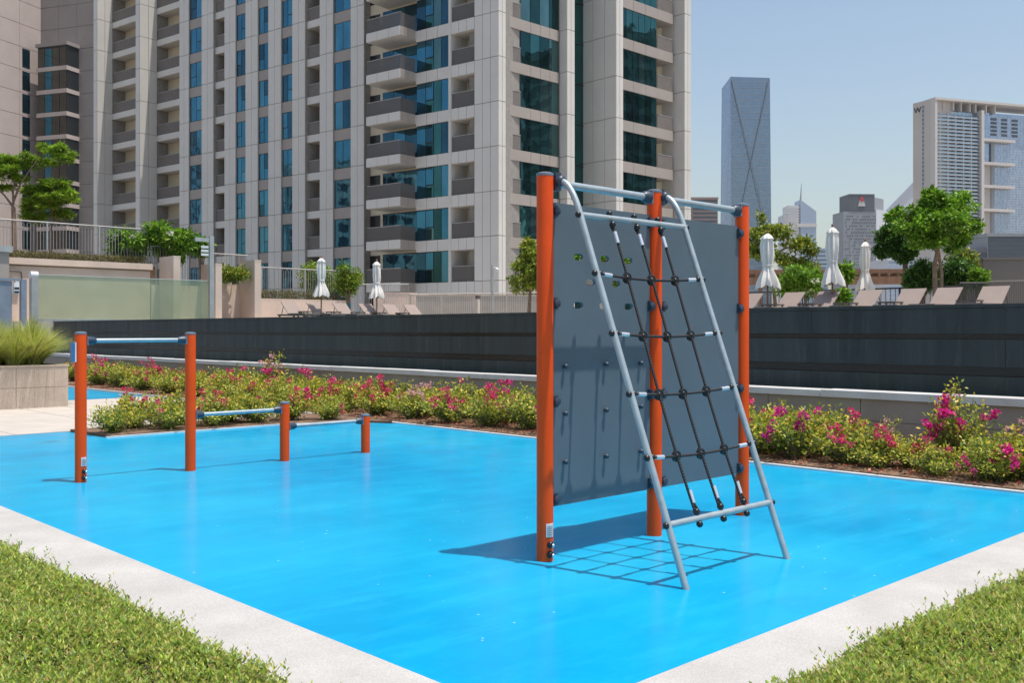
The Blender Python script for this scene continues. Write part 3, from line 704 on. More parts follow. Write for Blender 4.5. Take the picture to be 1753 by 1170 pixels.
# little entrance gate at the far left
x0 = at_y(-25, 33.4)[0]; x1 = at_y(44, 33.4)[0]; xm = at_y(23, 33.4)[0]
eg = thing('entrance_gate', 'blue-grey metal entrance gate with a lock box at the far left', 'gate', (x1, 33.4, 1.7))
bx('gate_leaf', x0, xm-0.05, 33.38, 33.42, 0.9, 2.95, 'gate_blue', eg)
bx('gate_post', x1-0.16, x1, 33.3, 33.5, 0.9, 3.02, 'gate_blue', eg)
bx('lintel', x0, x1-0.16, 33.34, 33.46, 2.96, 3.04, 'gate_blue', eg)
lk = bx('lock_box', xm-0.02, xm+0.14, 33.28, 33.34, 2.55, 2.90, 'tag_white', eg)
for i in range(2): bx('key_pad', xm-0.01, xm+0.13, 33.27, 33.28, 2.58+i*0.12, 2.64+i*0.12, 'interior_dark', lk)

WY = 36.0
tw = thing('terrace_wall', 'pinkish terrace wall with projecting cap behind the green glass screen', 'wall', (12, WY, 1.7))
wx1 = at_y(257, WY)[0]; wx0 = at_y(14, WY)[0]
bx('wall_face', wx0-0.3, wx1, WY, WY+0.24, 1.7, 3.60, 'pink_stone', tw)
bx('shadow_groove', wx0-0.3, wx1-0.02, WY+0.05, WY+0.24, 3.60, 3.66, 'beige_stone', tw)
bx('wall_cap', wx0-0.3, wx1+0.05, WY-0.12, WY+0.24, 3.66, 3.88, 'pink_stone', tw)
bx('lower_wall', wx1+0.055, at_y(356, WY)[0], WY+0.02, WY+0.24, 1.7, 3.12, 'pink_stone', tw)
x = at_y(30, WY)[0]
wl = thing('wall_lamp', 'arched dark wall lamp fixed to the pinkish terrace wall', 'wall lamp', (x, WY, 3.0))
MB().tube([(x-0.35+0.35*0, WY-0.06, 2.6), (x-0.35, WY-0.06, 3.35), (x-0.25, WY-0.06, 3.45), (x+0.1, WY-0.06, 3.4), (x+0.14, WY-0.06, 3.0)], 0.025, 8).build('bracket', 'lounger_frame', wl)
bx('lamp_body', x-0.12, x+0.06, WY-0.16, WY-0.02, 2.92, 3.1, 'tag_white', wl)
# grey cap block beyond the terrace's left end
x = at_y(0, 35.4)[0]
gb_ = thing('grey_planter_block', 'dark grey block with pale cap at the left picture edge', 'planter', (x, 35.4, 1.7))
bx('body', x-2, at_y(14, 35.4)[0], 35.3, 35.9, 1.7, 4.0, 'clad_dark', gb_); bx('cap', x-2, at_y(19, 35.4)[0], 35.2, 35.95, 4.0, 4.2, 'steel_post', gb_)
# short fin walls stepping along the terrace
def fin_wall(ua, ub, vtop, label):
    xa, xb = at_y(ua, 34.8)[0], at_y(ub, 34.8)[0]; z = zat(vtop, dep(xa, 34.8))
    t = thing('fin_wall', label, 'wall', (xa, 35.4, 1.7), 'fin walls of the terrace')
    bx('stone_body', xa, xb, 34.8, 36.0, 1.7, z-0.06, 'pink_stone', t); bx('top_slab', xa-0.005, xb+0.005, 34.795, 36.0, z-0.06, z, 'pink_stone', t); return xa, xb, z
fw1 = fin_wall(297, 309, 438, 'pinkish fin wall just left of the tall steel gate frame')
fw2 = fin_wall(369, 380, 451, 'slim pinkish fin wall just right of the tall steel gate frame')
fw3 = fin_wall(436, 447, 445, 'tall pinkish fin wall at the left end of the lounger planter')
def planter_wall(xa, xb, z, name, label):
    t = thing(name, label, 'wall', ((xa+xb)/2, WY, 1.7))
    bx('stone_body', xa, xb, WY, WY+0.25, 1.7, z-0.05, 'pink_stone', t); bx('top_slab', xa, xb, WY-0.004, WY+0.26, z-0.05, z, 'pink_stone', t)
    bx('planter_soil', xa, xb, WY+0.26, WY+1.5, 1.7, z-0.1, 'soil', t)
planter_wall(fw2[1], fw3[0], 3.25, 'planter_wall', 'pinkish planter wall between the two right fin walls')
xe = at_y(593, WY)[0]
planter_wall(fw3[1], xe, 2.70, 'planter_wall', 'low pinkish planter wall behind the left row of loungers')
# railings with arched bars
def railing(label, p0, p1, z0, z1, mt='rail_grey', step=0.11, cat='railing', arch=True, zend=None, rb=0.011):
    p0, p1 = Vector(p0), Vector(p1); ln = (p1-p0).length; e = (p1-p0)/ln; zend = z1 if zend is None else zend
    t = thing('railing', label, cat, (p0.x, p0.y, z0))
    P = lambda s, z: (p0.x+e.x*s, p0.y+e.y*s, z)
    MB().tube([P(0, z1), P(ln, z1)], 0.028, 8).build('top_rail', mt, t)
    MB().tube([P(0, z0+0.1), P(ln, z0+0.1)], 0.018, 6).build('bottom_rail', mt, t)
    k = 0; s = 0.0
    while s <= ln+0.01: MB().box(P(s, 0)[0]-0.025, P(s, 0)[0]+0.025, P(s, 0)[1]-0.025, P(s, 0)[1]+0.025, z0, z1).build('post', mt, t); s += max(1.6, ln/ max(1, round(ln/1.8)))
    mb = MB(); s = step/2
    while s+step < ln:
        if arch:
            zt = z1-0.10; r = step/2
            mb.tube([P(s, z0+0.1), P(s, zt)] + [P(s+r-r*math.cos(a), zt+r*math.sin(a)) for a in (0.8, 1.57, 2.34)] + [P(s+step, zt), P(s+step, z0+0.1)], rb, 4, False)
        else: mb.tube([P(s, z0+0.1), P(s, z1)], rb, 4, False)
        s += step*(2 if arch else 1)
    stuff(mb.build('bars', mt, t)); return t
ry = WY+0.6
railing('long grey railing on the upper terrace above the pinkish wall', (at_y(-15, ry)[0], ry), (at_y(253, ry)[0], ry), 3.8, 5.22)
railing('grey railing between the frangipani shrub and the first fin wall', (at_y(258, 36.6)[0], 36.6), (at_y(342, 36.6)[0], 36.6), 2.2, 4.62)
railing('short grey railing between the gate frame and the tall fin wall', (at_y(364, 36.5)[0], 36.5), (at_y(424, 36.5)[0], 36.5), 2.9, 4.45)
railing('grey railing in front of the shrub behind the left umbrella', (at_y(447, 36.5)[0], 36.5), (at_y(592, 36.5)[0], 36.5), 2.6, 4.0)
p1 = at_d(604, 50); p2 = at_d(700, 50)
railing('grey stair railing right of the second closed umbrella', p1, p2, 1.7, zat(487, 50))
p1 = at_d(702, 48); p2 = at_d(925, 46)
railing('long pale railing at the foot of the apartment tower', p1, p2, 1.7, zat(503, 47), mt='rail_pale', rb=0.017)
# beige screen wall and low stone wall behind that railing
x, y = at_d(680, 52)
t = thing('garden_wall', 'beige garden wall behind the pale railing left of the lamp pole', 'wall', (x, y, 1.7))
f_ = Fac(at_d(640, 52), c2w(1, -0.02), c2w(-0.02, -1)); f_.box('stone_body', 0, 2.2, -0.2, 0, 1.7, zat(503, 52), 'pink_stone', t); f_.box('top_slab', -0.03, 2.23, -0.22, 0.02, zat(503, 52), zat(501, 52), 'pink_stone', t)
t = thing('grey_garden_wall', 'low grey stone wall along the foot of the apartment tower', 'wall', (*at_d(800, 56), 1.7))
f_ = Fac(at_d(705, 57), c2w(1, -0.02), c2w(-0.02, -1)); f_.box('stone_body', 0, 7.6, -0.3, 0, 1.7, zat(506, 56), 'wall_stone', t); f_.box('top_slab', -0.02, 7.62, -0.32, 0.03, zat(506, 56), zat(504, 56), 'beige_stone', t)
# lamp pole with camera
x, y = at_d(843, 44)
t = thing('lamp_pole', 'thin grey pole carrying a small camera in front of the tower', 'pole', (x, y, 1.7))
zt = zat(454, 44)
MB().tube([(x, y, 1.7), (x, y, zt)], 0.055, 10).build('pole', 'steel_post', t); MB().ball((x+0.14, y-0.14, zt-0.2), 0.085, 10, 7).build('camera_dome', 'tag_white', t)
MB().tube([(x, y, zt-0.1), (x+0.14, y-0.14, zt-0.12)], 0.02, 6).build('camera_arm', 'steel_post', t)
# small posts of the far path
for u, lab in ((972, None), (818, 'pale service pillar with a dark head behind the long railing')):
    if lab is None: continue
    x, y = at_d(818, 45); t = thing('service_pillar', lab, 'pillar', (x, y, 1.7)); bx('shaft', x-0.07, x+0.07, y-0.07, y+0.07, 1.7, zat(512, 45), 'rail_pale', t); bx('head', x-0.08, x+0.08, y-0.08, y+0.08, zat(512, 45), zat(506, 45), 'lounger_frame', t)

# ================================================================== PLANTER WITH FOUNTAIN GRASS
px1, py = at_z(117, 696)
gp = thing('stone_planter', 'square beige stone planter box holding tall feathery grass', 'planter', (px1-1.3, py+0.6, 0))
PZ = 0.76
bx('core', px1-3.0, px1-0.03, py+0.03, py+1.5, 0, PZ-0.05, 'joint', gp)
for i in range(3):
    for j in range(2): bx('stone_tile', px1-(i+1)*0.9+0.003, px1-i*0.9-0.003-(0.0 if i else 0.0), py, py+0.035, j*0.37+0.002, (j+1)*0.37-0.004, 'beige_stone', gp)
for j in range(2): bx('stone_tile', px1-0.034, px1-0.001, py+0.037, py+1.5, j*0.37+0.002, (j+1)*0.37-0.004, 'beige_stone', gp)
for a, b2, c, d in ((px1-3, px1+0.012, py-0.012, py+0.12), (px1-0.12, px1+0.012, py+0.122, py+1.5), (px1-3, px1-0.122, py+1.38, py+1.5)): bx('rim', a, b2, c, d, PZ-0.02, PZ+0.012, 'beige_stone', gp)
bx('planter_soil', px1-2.9, px1-0.121, py+0.121, py+1.379, PZ-0.06, PZ-0.03, 'soil', gp)
def grass_clump(x, y, z, n, h, spread, label):
    V = []; Fc = []; C = []
    cols = pick([(0.40, 0.47, 0.07), (0.50, 0.53, 0.13), (0.32, 0.41, 0.05), (0.60, 0.56, 0.24)], n, 0.2)
    for i in range(n):
        a = random.random()*6.283; r = random.random()**0.6; hh = h*(0.55+0.5*random.random())*(1.0-0.25*r)
        ox, oy = x+0.12*math.cos(a)*r, y+0.12*math.sin(a)*r; out = spread*r*(0.5+0.7*random.random()); w = 0.0045+0.003*random.random()
        tx, ty = -math.sin(a), math.cos(a); b0 = len(V)
        for t_ in (0, .3, .6, .85, 1.0):
            q = out*t_**1.7; zz = z+hh*(t_ - 0.33*(r**1.5)*t_**3); ww = w*(1-t_*0.85)
            V += [(ox+math.cos(a)*q-tx*ww, oy+math.sin(a)*q-ty*ww, zz), (ox+math.cos(a)*q+tx*ww, oy+math.sin(a)*q+ty*ww, zz)]; C += [tuple(cols[i])+(1,)]*2
        for k in range(4): Fc.append((b0+2*k, b0+2*k+1, b0+2*k+3, b0+2*k+2))
    me = bpy.data.meshes.new('blades'); me.from_pydata(V, [], Fc); ca = me.color_attributes.new('leaf', 'FLOAT_COLOR', 'POINT'); ca.data.foreach_set('color', np.array(C).ravel()); me.materials.append(MATS['leaf'])
    t = thing('fountain_grass', label, 'grass clump', (x, y, z), 'grass clumps in the planter')
    stuff(link(bpy.data.objects.new('blades', me), t))
    MB().lathe((x, y, z-0.02), [(0.11, 0), (0.08, 0.06), (0.02, 0.1)], 9).build('root_crown', 'mound_soil', t)
grass_clump(px1-0.45, py+0.55, PZ-0.02, 2600, 0.98, 0.95, 'feathery grass clump at the planter\'s right end, arching over the edge')
grass_clump(px1-1.12, py+0.6, PZ-0.02, 2600, 1.0, 0.9, 'feathery grass clump in the planter at the left picture edge')
grass_clump(px1-0.85, py+1.15, PZ-0.02, 1500, 0.95, 0.8, 'feathery grass clump at the back of the planter')
grass_clump(px1-0.25, py+1.05, PZ-0.02, 1500, 0.9, 0.8, 'feathery grass clump at the planter\'s back right corner')
grass_clump(px1-0.8, py+0.4, PZ-0.02, 1500, 0.9, 0.7, 'feathery grass clump in the front middle of the planter')

# ================================================================== GROUND COVER IN THE FOREGROUND
def ground_cover(name, label, x0, x1, y0, y1, dens, edge):
    # mound of soil beneath, then shoots with whorls of narrow leaves
    nx, ny = max(2, int((x1-x0)/0.12)), max(2, int((y1-y0)/0.12))
    hgt = lambda x, y: 0.045 + 0.035*np.sin(x*2.3+1)*np.cos(y*1.9) + 0.02*np.sin(x*7+y*5)
    def falloff(x, y): return np.clip(np.minimum.reduce([e(x, y) for e in edge])/0.14, 0, 1)
    n = int((x1-x0)*(y1-y0)*dens); X = x0+rng.random(n)*(x1-x0); Y = y0+rng.random(n)*(y1-y0)
    over = rng.normal(0, 0.012, n) + (rng.random(n) < 0.045)*rng.random(n)*0.085
    inside = np.minimum.reduce([e(X, Y) for e in edge]) > -0.012 - np.abs(over) - 0.022*np.sin(X*9)*np.sin(Y*8+1)
    X, Y = X[inside], Y[inside]; n = len(X); fo = falloff(X, Y)
    base = np.stack([X, Y, hgt(X, Y)*(0.25+0.75*fo)], 1)
    lean = rng.normal(0, 0.45, (n, 3)); lean[:, 2] = 1.0; lean /= np.linalg.norm(lean, axis=1, keepdims=True)
    hs = 0.018 + 0.05*rng.random(n)**2.2
    ed = np.minimum.reduce([e(X, Y) for e in edge]); hs *= np.where((ed < 0.06) & (rng.random(n) < 0.2), 2.0, 1.0)
    nl = 9; P = []; D = []
    for k in range(nl):
        t = (k+0.5)/nl; ang = k*2.4 + rng.random(n)*6.28
        P.append(base + lean*(hs*t)[:, None]); el = 0.05 + 0.75*t
        d = np.stack([np.cos(ang)*np.cos(el), np.sin(ang)*np.cos(el), np.full(n, np.sin(el))], 1); D.append(d + 0.35*lean)
    P = np.concatenate(P); D = np.concatenate(D); m = len(P)
    c = pick([(0.34, 0.46, 0.06), (0.27, 0.40, 0.06), (0.42, 0.52, 0.09), (0.18, 0.29, 0.045), (0.52, 0.47, 0.11), (0.36, 0.48, 0.10), (0.33, 0.46, 0.17), (0.54, 0.50, 0.14), (0.54, 0.42, 0.18), (0.48, 0.55, 0.13), (0.42, 0.54, 0.10), (0.38, 0.52, 0.12)], m, 0.25)
    me = leaf_mesh(name, P, D, 0.018+0.014*rng.random(m), 0.0075+0.0035*rng.random(m), c, 'leaf_small', 0.2)
    o = stuff(link(bpy.data.objects.new(name, me))); tag(o, label, 'ground cover')
def mound(name, x0, x1, y0, y1):
    n = 24; mb = MB(); 
    for j in range(n+1):
        for i in range(n+1):
            x, y = x0+(x1-x0)*i/n, y0+(y1-y0)*j/n; e = min((x1-x)/0.12, (y1-y)/0.12, 1.0)
            mb.v.append((x, y, 0.008+max(0, e)*(0.02+0.02*math.sin(x*2.3+1)*math.cos(y*1.9))))
    for j in range(n):
        for i in range(n): a = j*(n+1)+i; mb.f.append((a, a+1, a+n+2, a+n+1)); mb.sm.append(True)
    return structure(mb.build(name, 'mound_soil'))
mound('planting_soil', -1.5, 2.0, -1.0, 9.0); mound('planting_soil', 2.0, 10.0, -1.2, 2.0)
ground_cover('ground_cover', 'low leafy ground cover spilling onto the kerb at bottom left', -0.2, 2.06, 2.2, 8.4, 2700, [lambda x, y: 2.0-x])
ground_cover('ground_cover', 'low leafy ground cover spilling onto the kerb at bottom right', 2.3, 8.5, -0.2, 2.06, 2700, [lambda x, y: 2.0-y])

# ================================================================== BOUGAINVILLEA BED
LEAFC = [(0.30, 0.36, 0.035), (0.46, 0.45, 0.05), (0.20, 0.29, 0.035), (0.58, 0.52, 0.08), (0.12, 0.20, 0.025), (0.26, 0.35, 0.06)]
def bush_meshes(seed, h, r, nst, leaf_n, flowers, pal, tall=False):
    global rng; keep = rng; rng = np.random.default_rng(seed); rd = random.Random(seed)
    P = []; D = []; stems = MB(); FP = []; FD = []; cb = []
    for i in range(nst):
        a = rd.random()*6.283; rr = r*math.sqrt(rd.random()); hh = h*(0.55+0.5*rd.random())*(1-0.35*(rr/r)**2)
        tip = Vector((rr*math.cos(a), rr*math.sin(a), hh)); mid = Vector((rr*0.45*math.cos(a), rr*0.45*math.sin(a), hh*0.6)); b0 = Vector((0.06*math.cos(a), 0.06*math.sin(a), 0))
        pts = [b0*(1-t)**2 + mid*2*t*(1-t) + tip*t*t for t in np.linspace(0, 1, 7)]
        stems.tube(pts, [0.008*(1-0.7*k/6) for k in range(7)], 5, False)
        n = leaf_n//nst
        for _ in range(n):
            t = rd.random()**0.6; p = b0*(1-t)**2 + mid*2*t*(1-t) + tip*t*t
            q = Vector((rd.gauss(0, 1), rd.gauss(0, 1), rd.gauss(0.25, 0.8))).normalized()
            P.append(p + q*rd.random()*0.085); D.append(q + Vector((0, 0, 0.15))); cb.append(t)
        if rd.random() < flowers:
            for _ in range(rd.randint(3, 6)):
                c = tip + Vector((rd.gauss(0, .05), rd.gauss(0, .05), rd.gauss(0.0, .05)))
                for _ in range(rd.randint(9, 20)):
                    q = Vector((rd.gauss(0, 1), rd.gauss(0, 1), rd.gauss(0.2, 1))).normalized(); FP.append(c + q*0.035*rd.random()); FD.append(q)
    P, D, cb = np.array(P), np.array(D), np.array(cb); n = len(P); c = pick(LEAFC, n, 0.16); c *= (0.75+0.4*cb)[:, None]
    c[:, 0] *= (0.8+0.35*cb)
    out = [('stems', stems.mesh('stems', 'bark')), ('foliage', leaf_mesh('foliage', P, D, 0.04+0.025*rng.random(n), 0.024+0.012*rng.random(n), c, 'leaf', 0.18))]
    if len(FP):
        FP, FD = np.array(FP), np.array(FD); m = len(FP)
        out.append(('flowers', leaf_mesh('flowers', FP, FD, 0.034+0.014*rng.random(m), 0.028+0.01*rng.random(m), pick(pal, m, 0.2), 'petal', 0.3)))
    rng = keep; return out
MAG = [(0.74, 0.02, 0.25), (0.64, 0.012, 0.21), (0.80, 0.05, 0.33), (0.56, 0.015, 0.25)]
RED = [(0.66, 0.05, 0.15), (0.70, 0.10, 0.16), (0.6, 0.03, 0.2)]
PNK = [(0.62, 0.30, 0.33), (0.68, 0.42, 0.42), (0.60, 0.40, 0.36)]
VAR = {'magenta': [bush_meshes(11+i, 0.55, 0.52, 46, 2000, 0.09, MAG) for i in range(3)], 'red': [bush_meshes(31+i, 0.52, 0.5, 44, 1900, 0.06, RED) for i in range(2)],
       'pink': [bush_meshes(51, 0.5, 0.48, 42, 1700, 0.12, PNK)], 'plain': [bush_meshes(61+i, 0.5, 0.52, 46, 1900, 0.03, RED) for i in range(3)], 'tall': [bush_meshes(71, 1.0, 0.42, 44, 2100, 0.22, MAG)], 'sprig': [bush_meshes(81, 0.85, 0.22, 12, 420, 0.2, PNK)]}
def bush(kind, i, x, y, s, label, z=0.02, group='bougainvillea shrubs in the bed'):
    t = thing('bougainvillea_shrub', label, 'shrub', (x, y, z), group)
    w = Matrix.Translation((x, y, z)) @ Matrix.Rotation(i*1.9, 4, 'Z') @ Matrix.Diagonal((s, s, s, 1))
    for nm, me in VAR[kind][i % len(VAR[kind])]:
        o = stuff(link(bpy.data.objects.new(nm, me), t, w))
    return t
# (kind, picture column, row distance x, size, label)
BED = [('tall', 1640, 9.95, 0.86, 'tallest bougainvillea shrub with a big magenta flower ball near the right edge'),
 ('magenta', 1700, 9.6, 0.62, 'small flowering shrub just right of the tallest bougainvillea'), ('plain', 1745, 9.9, 0.75, 'green shrub at the right picture edge'),
 ('sprig', 1752, 10.3, 0.7, 'thin sprig standing against the low wall at the right edge'),
 ('plain', 1600, 9.55, 0.62, 'low yellow-green shrub at the foot of the tallest bougainvillea'), ('red', 1560, 9.9, 0.66, 'low shrub left of the tallest bougainvillea'), ('sprig', 1525, 10.1, 0.62, 'thin pale sprig between the low shrubs on the right'),
 ('plain', 1500, 9.7, 0.72, 'sparse yellow-green shrub right of the red-flowered one'), ('red', 1455, 9.75, 0.86, 'red-flowered bougainvillea in the right half of the bed'), ('magenta', 1415, 10.1, 0.98, 'dense magenta bougainvillea behind the red-flowered one on the right'),
 ('magenta', 1365, 9.75, 0.98, 'dense magenta bougainvillea right of the rope net'), ('magenta', 1325, 10.1, 1.05, 'magenta bougainvillea just right of the last orange post'), ('plain', 1295, 9.8, 1.0, 'yellow-green shrub directly behind the last orange post'),
 ('plain', 1250, 10.0, 1.0, 'shrub behind the right climbing panel, close to the last post'), ('plain', 1180, 10.0, 1.0, 'shrub behind the right climbing panel, close to the middle post'), ('plain', 1120, 9.9, 1.0, 'shrub straight behind the middle climbing post'), ('plain', 1040, 10.0, 1.0, 'shrub behind the middle of the slotted climbing panel'), ('plain', 975, 9.9, 1.0, 'shrub behind the slotted panel, close to the tall left post'),
 ('magenta', 905, 9.85, 1.0, 'magenta bougainvillea just left of the tall climbing post'), ('magenta', 868, 10.2, 1.1, 'bright magenta bougainvillea left of the tall climbing post'), ('red', 835, 9.7, 0.95, 'pink-tinged shrub in front of the bright magenta one'),
 ('magenta', 800, 10.2, 1.1, 'tall magenta bougainvillea against the wall in the bed\'s middle'), ('plain', 772, 9.7, 0.95, 'green shrub in the front row right of the last bar post'), ('pink', 738, 10.1, 1.1, 'bougainvillea with pale pink flowers near the wall'), ('pink', 705, 9.7, 0.95, 'bougainvillea with pale pink flowers in the front row'),
 ('plain', 672, 10.15, 1.1, 'green shrub behind the shortest bar post'), ('red', 645, 9.7, 0.92, 'shrub with few red flowers behind the shortest bar post'), ('plain', 612, 10.2, 1.1, 'green shrub with one red flower left of the shortest post'), ('plain', 588, 9.65, 0.95, 'yellow-green shrub above the lowest bar'),
 ('red', 558, 10.2, 1.1, 'red-flowered shrub between the two short posts'), ('magenta', 530, 9.7, 1.0, 'magenta bougainvillea above the lowest bar'), ('magenta', 505, 10.2, 1.15, 'magenta bougainvillea behind the second short post'), ('plain', 482, 9.7, 1.0, 'yellow shrub directly behind the second short post'),
 ('sprig', 470, 10.3, 1.25, 'tall thin sprig rising against the dark wall'), ('magenta', 455, 10.1, 1.1, 'magenta bougainvillea above the middle bar'), ('red', 430, 9.65, 1.0, 'red-flowered shrub above the middle bar'), ('magenta', 408, 10.2, 1.15, 'magenta-dotted shrub above the middle bar\'s left half'), ('plain', 385, 9.7, 1.05, 'yellow shrub right of the second tall bar post'),
 ('plain', 360, 10.2, 1.15, 'yellow shrub against the wall by the second tall post'), ('plain', 338, 9.7, 1.05, 'yellow shrub touching the second tall bar post'), ('plain', 312, 10.1, 1.1, 'yellow-green shrub left of the second tall bar post'), ('plain', 290, 9.7, 1.0, 'low yellow shrub beside the pale path'), ('red', 268, 10.2, 1.1, 'shrub with few red blooms under the highest bar'),
 ('plain', 246, 9.8, 1.0, 'green shrub under the highest bar\'s middle'), ('plain', 226, 10.2, 1.1, 'dark green shrub in the far bed under the highest bar'), ('magenta', 208, 9.9, 1.05, 'magenta shrub in the far bed above the blue strip'), ('magenta', 190, 10.2, 1.15, 'magenta shrub in the far bed right of the first tall post'),
 ('magenta', 172, 9.9, 1.1, 'brightest magenta shrub in the far bed by the first tall post'), ('red', 156, 10.2, 1.15, 'red-and-magenta shrub beside the first tall bar post'), ('plain', 128, 10.0, 1.1, 'far shrub between the planter and the first tall post')]
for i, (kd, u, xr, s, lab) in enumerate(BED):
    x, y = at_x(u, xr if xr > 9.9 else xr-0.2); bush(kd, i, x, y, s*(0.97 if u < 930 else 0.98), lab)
for i, (x, y, kd) in enumerate(((9.6, 3.45, 'magenta'), (10.1, 3.0, 'plain'), (9.55, 2.5, 'plain'), (10.05, 2.0, 'red'))): bush(kd, i, x, y, 0.85, 'flower bed shrub past the right picture edge, ' + ('nearest the edge in the front row', 'nearest the edge by the wall', 'farther out in the front row', 'farther out by the wall')[i])
BLK = [(5.35, 13.3, 0.72), (5.75, 13.75, 0.95), (6.05, 13.25, 0.85), (6.5, 13.7, 1.0), (6.75, 13.25, 0.85), (7.2, 13.7, 1.0), (7.45, 13.25, 0.85), (8.0, 13.3, 0.85), (8.5, 12.95, 0.7)]
BL = ['leftmost low yellow-green shrub at the blue floor\'s corner', 'leafy yellow-green shrub beside the pale path', 'low shrub at the blue floor\'s edge, second from the corner', 'yellow-green shrub beneath the highest bar, by the path', 'low shrub at the floor\'s edge just left of the second tall post', 'yellow-green shrub hidden partly by the second tall post', 'low shrub at the floor\'s edge under the middle bar', 'green shrub at the floor\'s edge near the second short post', 'small shrub right of the second short post by the floor\'s edge']
for i, ((x, y, s), lab) in enumerate(zip(BLK, BL)): bush('plain' if i % 4 else 'plain', i, x, y, s, lab, group='shrubs of the corner bed')
# dry leaves and mulch on the soil
n = 9000; X = 9.07 + rng.random(n)*1.0; Y = 1 + rng.random(n)*25; P = np.stack([X, Y, 0.032+0.012*rng.random(n)], 1)
D = rng.normal(size=(n, 3)); D[:, 2] *= 0.25
o = stuff(link(bpy.data.objects.new('leaf_litter', leaf_mesh('leaf_litter', P, D, 0.03+0.03*rng.random(n), 0.02+0.01*rng.random(n), pick([(0.30, 0.14, 0.07), (0.40, 0.26, 0.14), (0.42, 0.10, 0.08), (0.18, 0.10, 0.06)], n, 0.25), 'leaf', 0.1)))); tag(o, 'brown fallen leaves and mulch on the flower bed soil', 'leaf litter')

# ================================================================== TREES AND SHRUBS BY THE POOL
def tree(name, label, base, limbs, blobs, leaf, nleaf, pal, trunk_r=0.1, cat='tree', group=None, flat=0.0, flowers=None):
    t = thing(name, label, cat, base, group); B = Vector(base); mb = MB()
    for pts, r0, r1 in limbs:
        mb.tube([B+Vector(p) for p in pts], [r0+(r1-r0)*k/(len(pts)-1) for k in range(len(pts))], 8)
    mb.build('trunk', 'bark', t)
    P = []; D = []; sh = []
    tot = sum(b[1][0]*b[1][1]*b[1][2] for b in blobs)**1.0
    w = np.array([(b[1][0]*b[1][1]*b[1][2])**0.67 for b in blobs]); w /= w.sum()
    for (c, r), wi in zip(blobs, w):
        ncl = max(9, int(46*wi*len(blobs)**0.7)); cc, dd = blob_pts(c, tuple(q*1.14 for q in r), ncl, 0.35)
        for q in range(ncl):
            m = max(4, int(nleaf*wi/ncl)); cr = 0.25*min(r)+0.055
            p, d = blob_pts(cc[q], (cr*1.25, cr*1.25, cr*0.8), m, 0.2)
            P.append(p); d = d + 0.7*rng.normal(size=d.shape); d[:, 2] -= 0.15
            if flat: d[:, 2] *= (1-flat)
            D.append(d); sh.append(np.full(m, rng.normal(1, 0.18)))
    P, D, sh = np.concatenate(P)+np.array(base), np.concatenate(D), np.concatenate(sh); m = len(P)
    c = pick(pal, m, 0.18)*np.clip(sh, 0.5, 1.5)[:, None]
    L, W = leaf
    stuff(link(bpy.data.objects.new('crown', leaf_mesh('crown', P, D, L*(0.7+0.6*rng.random(m)), W*(0.7+0.6*rng.random(m)), c, 'leaf', 0.2)), t))
    if flowers:
        for f in flowers:
            m = 26; p, d = blob_pts(Vector(f)+B, (0.11, 0.11, 0.08), m, 0.2)
            link(bpy.data.objects.new('blossom', leaf_mesh('blossom', p, d, 0.10, 0.07, pick([(0.75, 0.74, 0.66)], m, 0.06), 'petal', 0.2)), t)
    return t
GR = [(0.12, 0.26, 0.015), (0.17, 0.33, 0.022), (0.07, 0.18, 0.012), (0.24, 0.38, 0.03)]
DG = [(0.05, 0.13, 0.016), (0.08, 0.18, 0.02), (0.03, 0.09, 0.012)]
YG = [(0.28, 0.33, 0.03), (0.38, 0.38, 0.05), (0.17, 0.25, 0.025), (0.12, 0.20, 0.022)]
# big tree on the right and its darker neighbour
x, y = at_d(1602, 30); Z = 1.7; m_ = 30/F_PX
def rel(u, v, d, u0): return ((u-u0)*d/F_PX*AX, -(u-u0)*d/F_PX*AY, zat(v, d)-Z)
R3 = lambda u, v, u0, d, dy=0.0: tuple(Vector(rel(u, v, d, u0)) + Vector((dy*AY, dy*AX, 0)))
tree('broadleaf_tree', 'large round bright-green tree behind the right row of loungers', (x, y, Z),
 [([(0, 0, 0), R3(1600, 455, 1602, 30), R3(1606, 425, 1602, 30), R3(1600, 390, 1602, 30)], 0.085, 0.05), ([R3(1606, 425, 1602, 30), R3(1628, 405, 1602, 30), R3(1640, 370, 1602, 30)], 0.06, 0.025), ([R3(1604, 432, 1602, 30), R3(1585, 400, 1602, 30), R3(1565, 375, 1602, 30)], 0.06, 0.025), ([(0.12, -0.1, 0), R3(1612, 470, 1602, 30), R3(1606, 428, 1602, 30)], 0.06, 0.05)],
 [(R3(1595, 350, 1602, 30), (0.55, 0.55, 0.42)), (R3(1635, 355, 1602, 30, 0.3), (0.55, 0.6, 0.45)), (R3(1560, 380, 1602, 30, -0.2), (0.55, 0.55, 0.42)), (R3(1610, 385, 1602, 30, -0.5), (0.6, 0.6, 0.45)), (R3(1645, 390, 1602, 30), (0.45, 0.5, 0.42)), (R3(1570, 412, 1602, 30, -0.4), (0.5, 0.5, 0.32)), (R3(1540, 368, 1602, 30, 0.2), (0.28, 0.3, 0.22)), (R3(1636, 415, 1602, 30, 0.1), (0.4, 0.4, 0.28)), (R3(1598, 335, 1602, 30, 0.1), (0.3, 0.3, 0.22))],
 (0.14, 0.075), 15000, GR)
x, y = at_d(1552, 32)
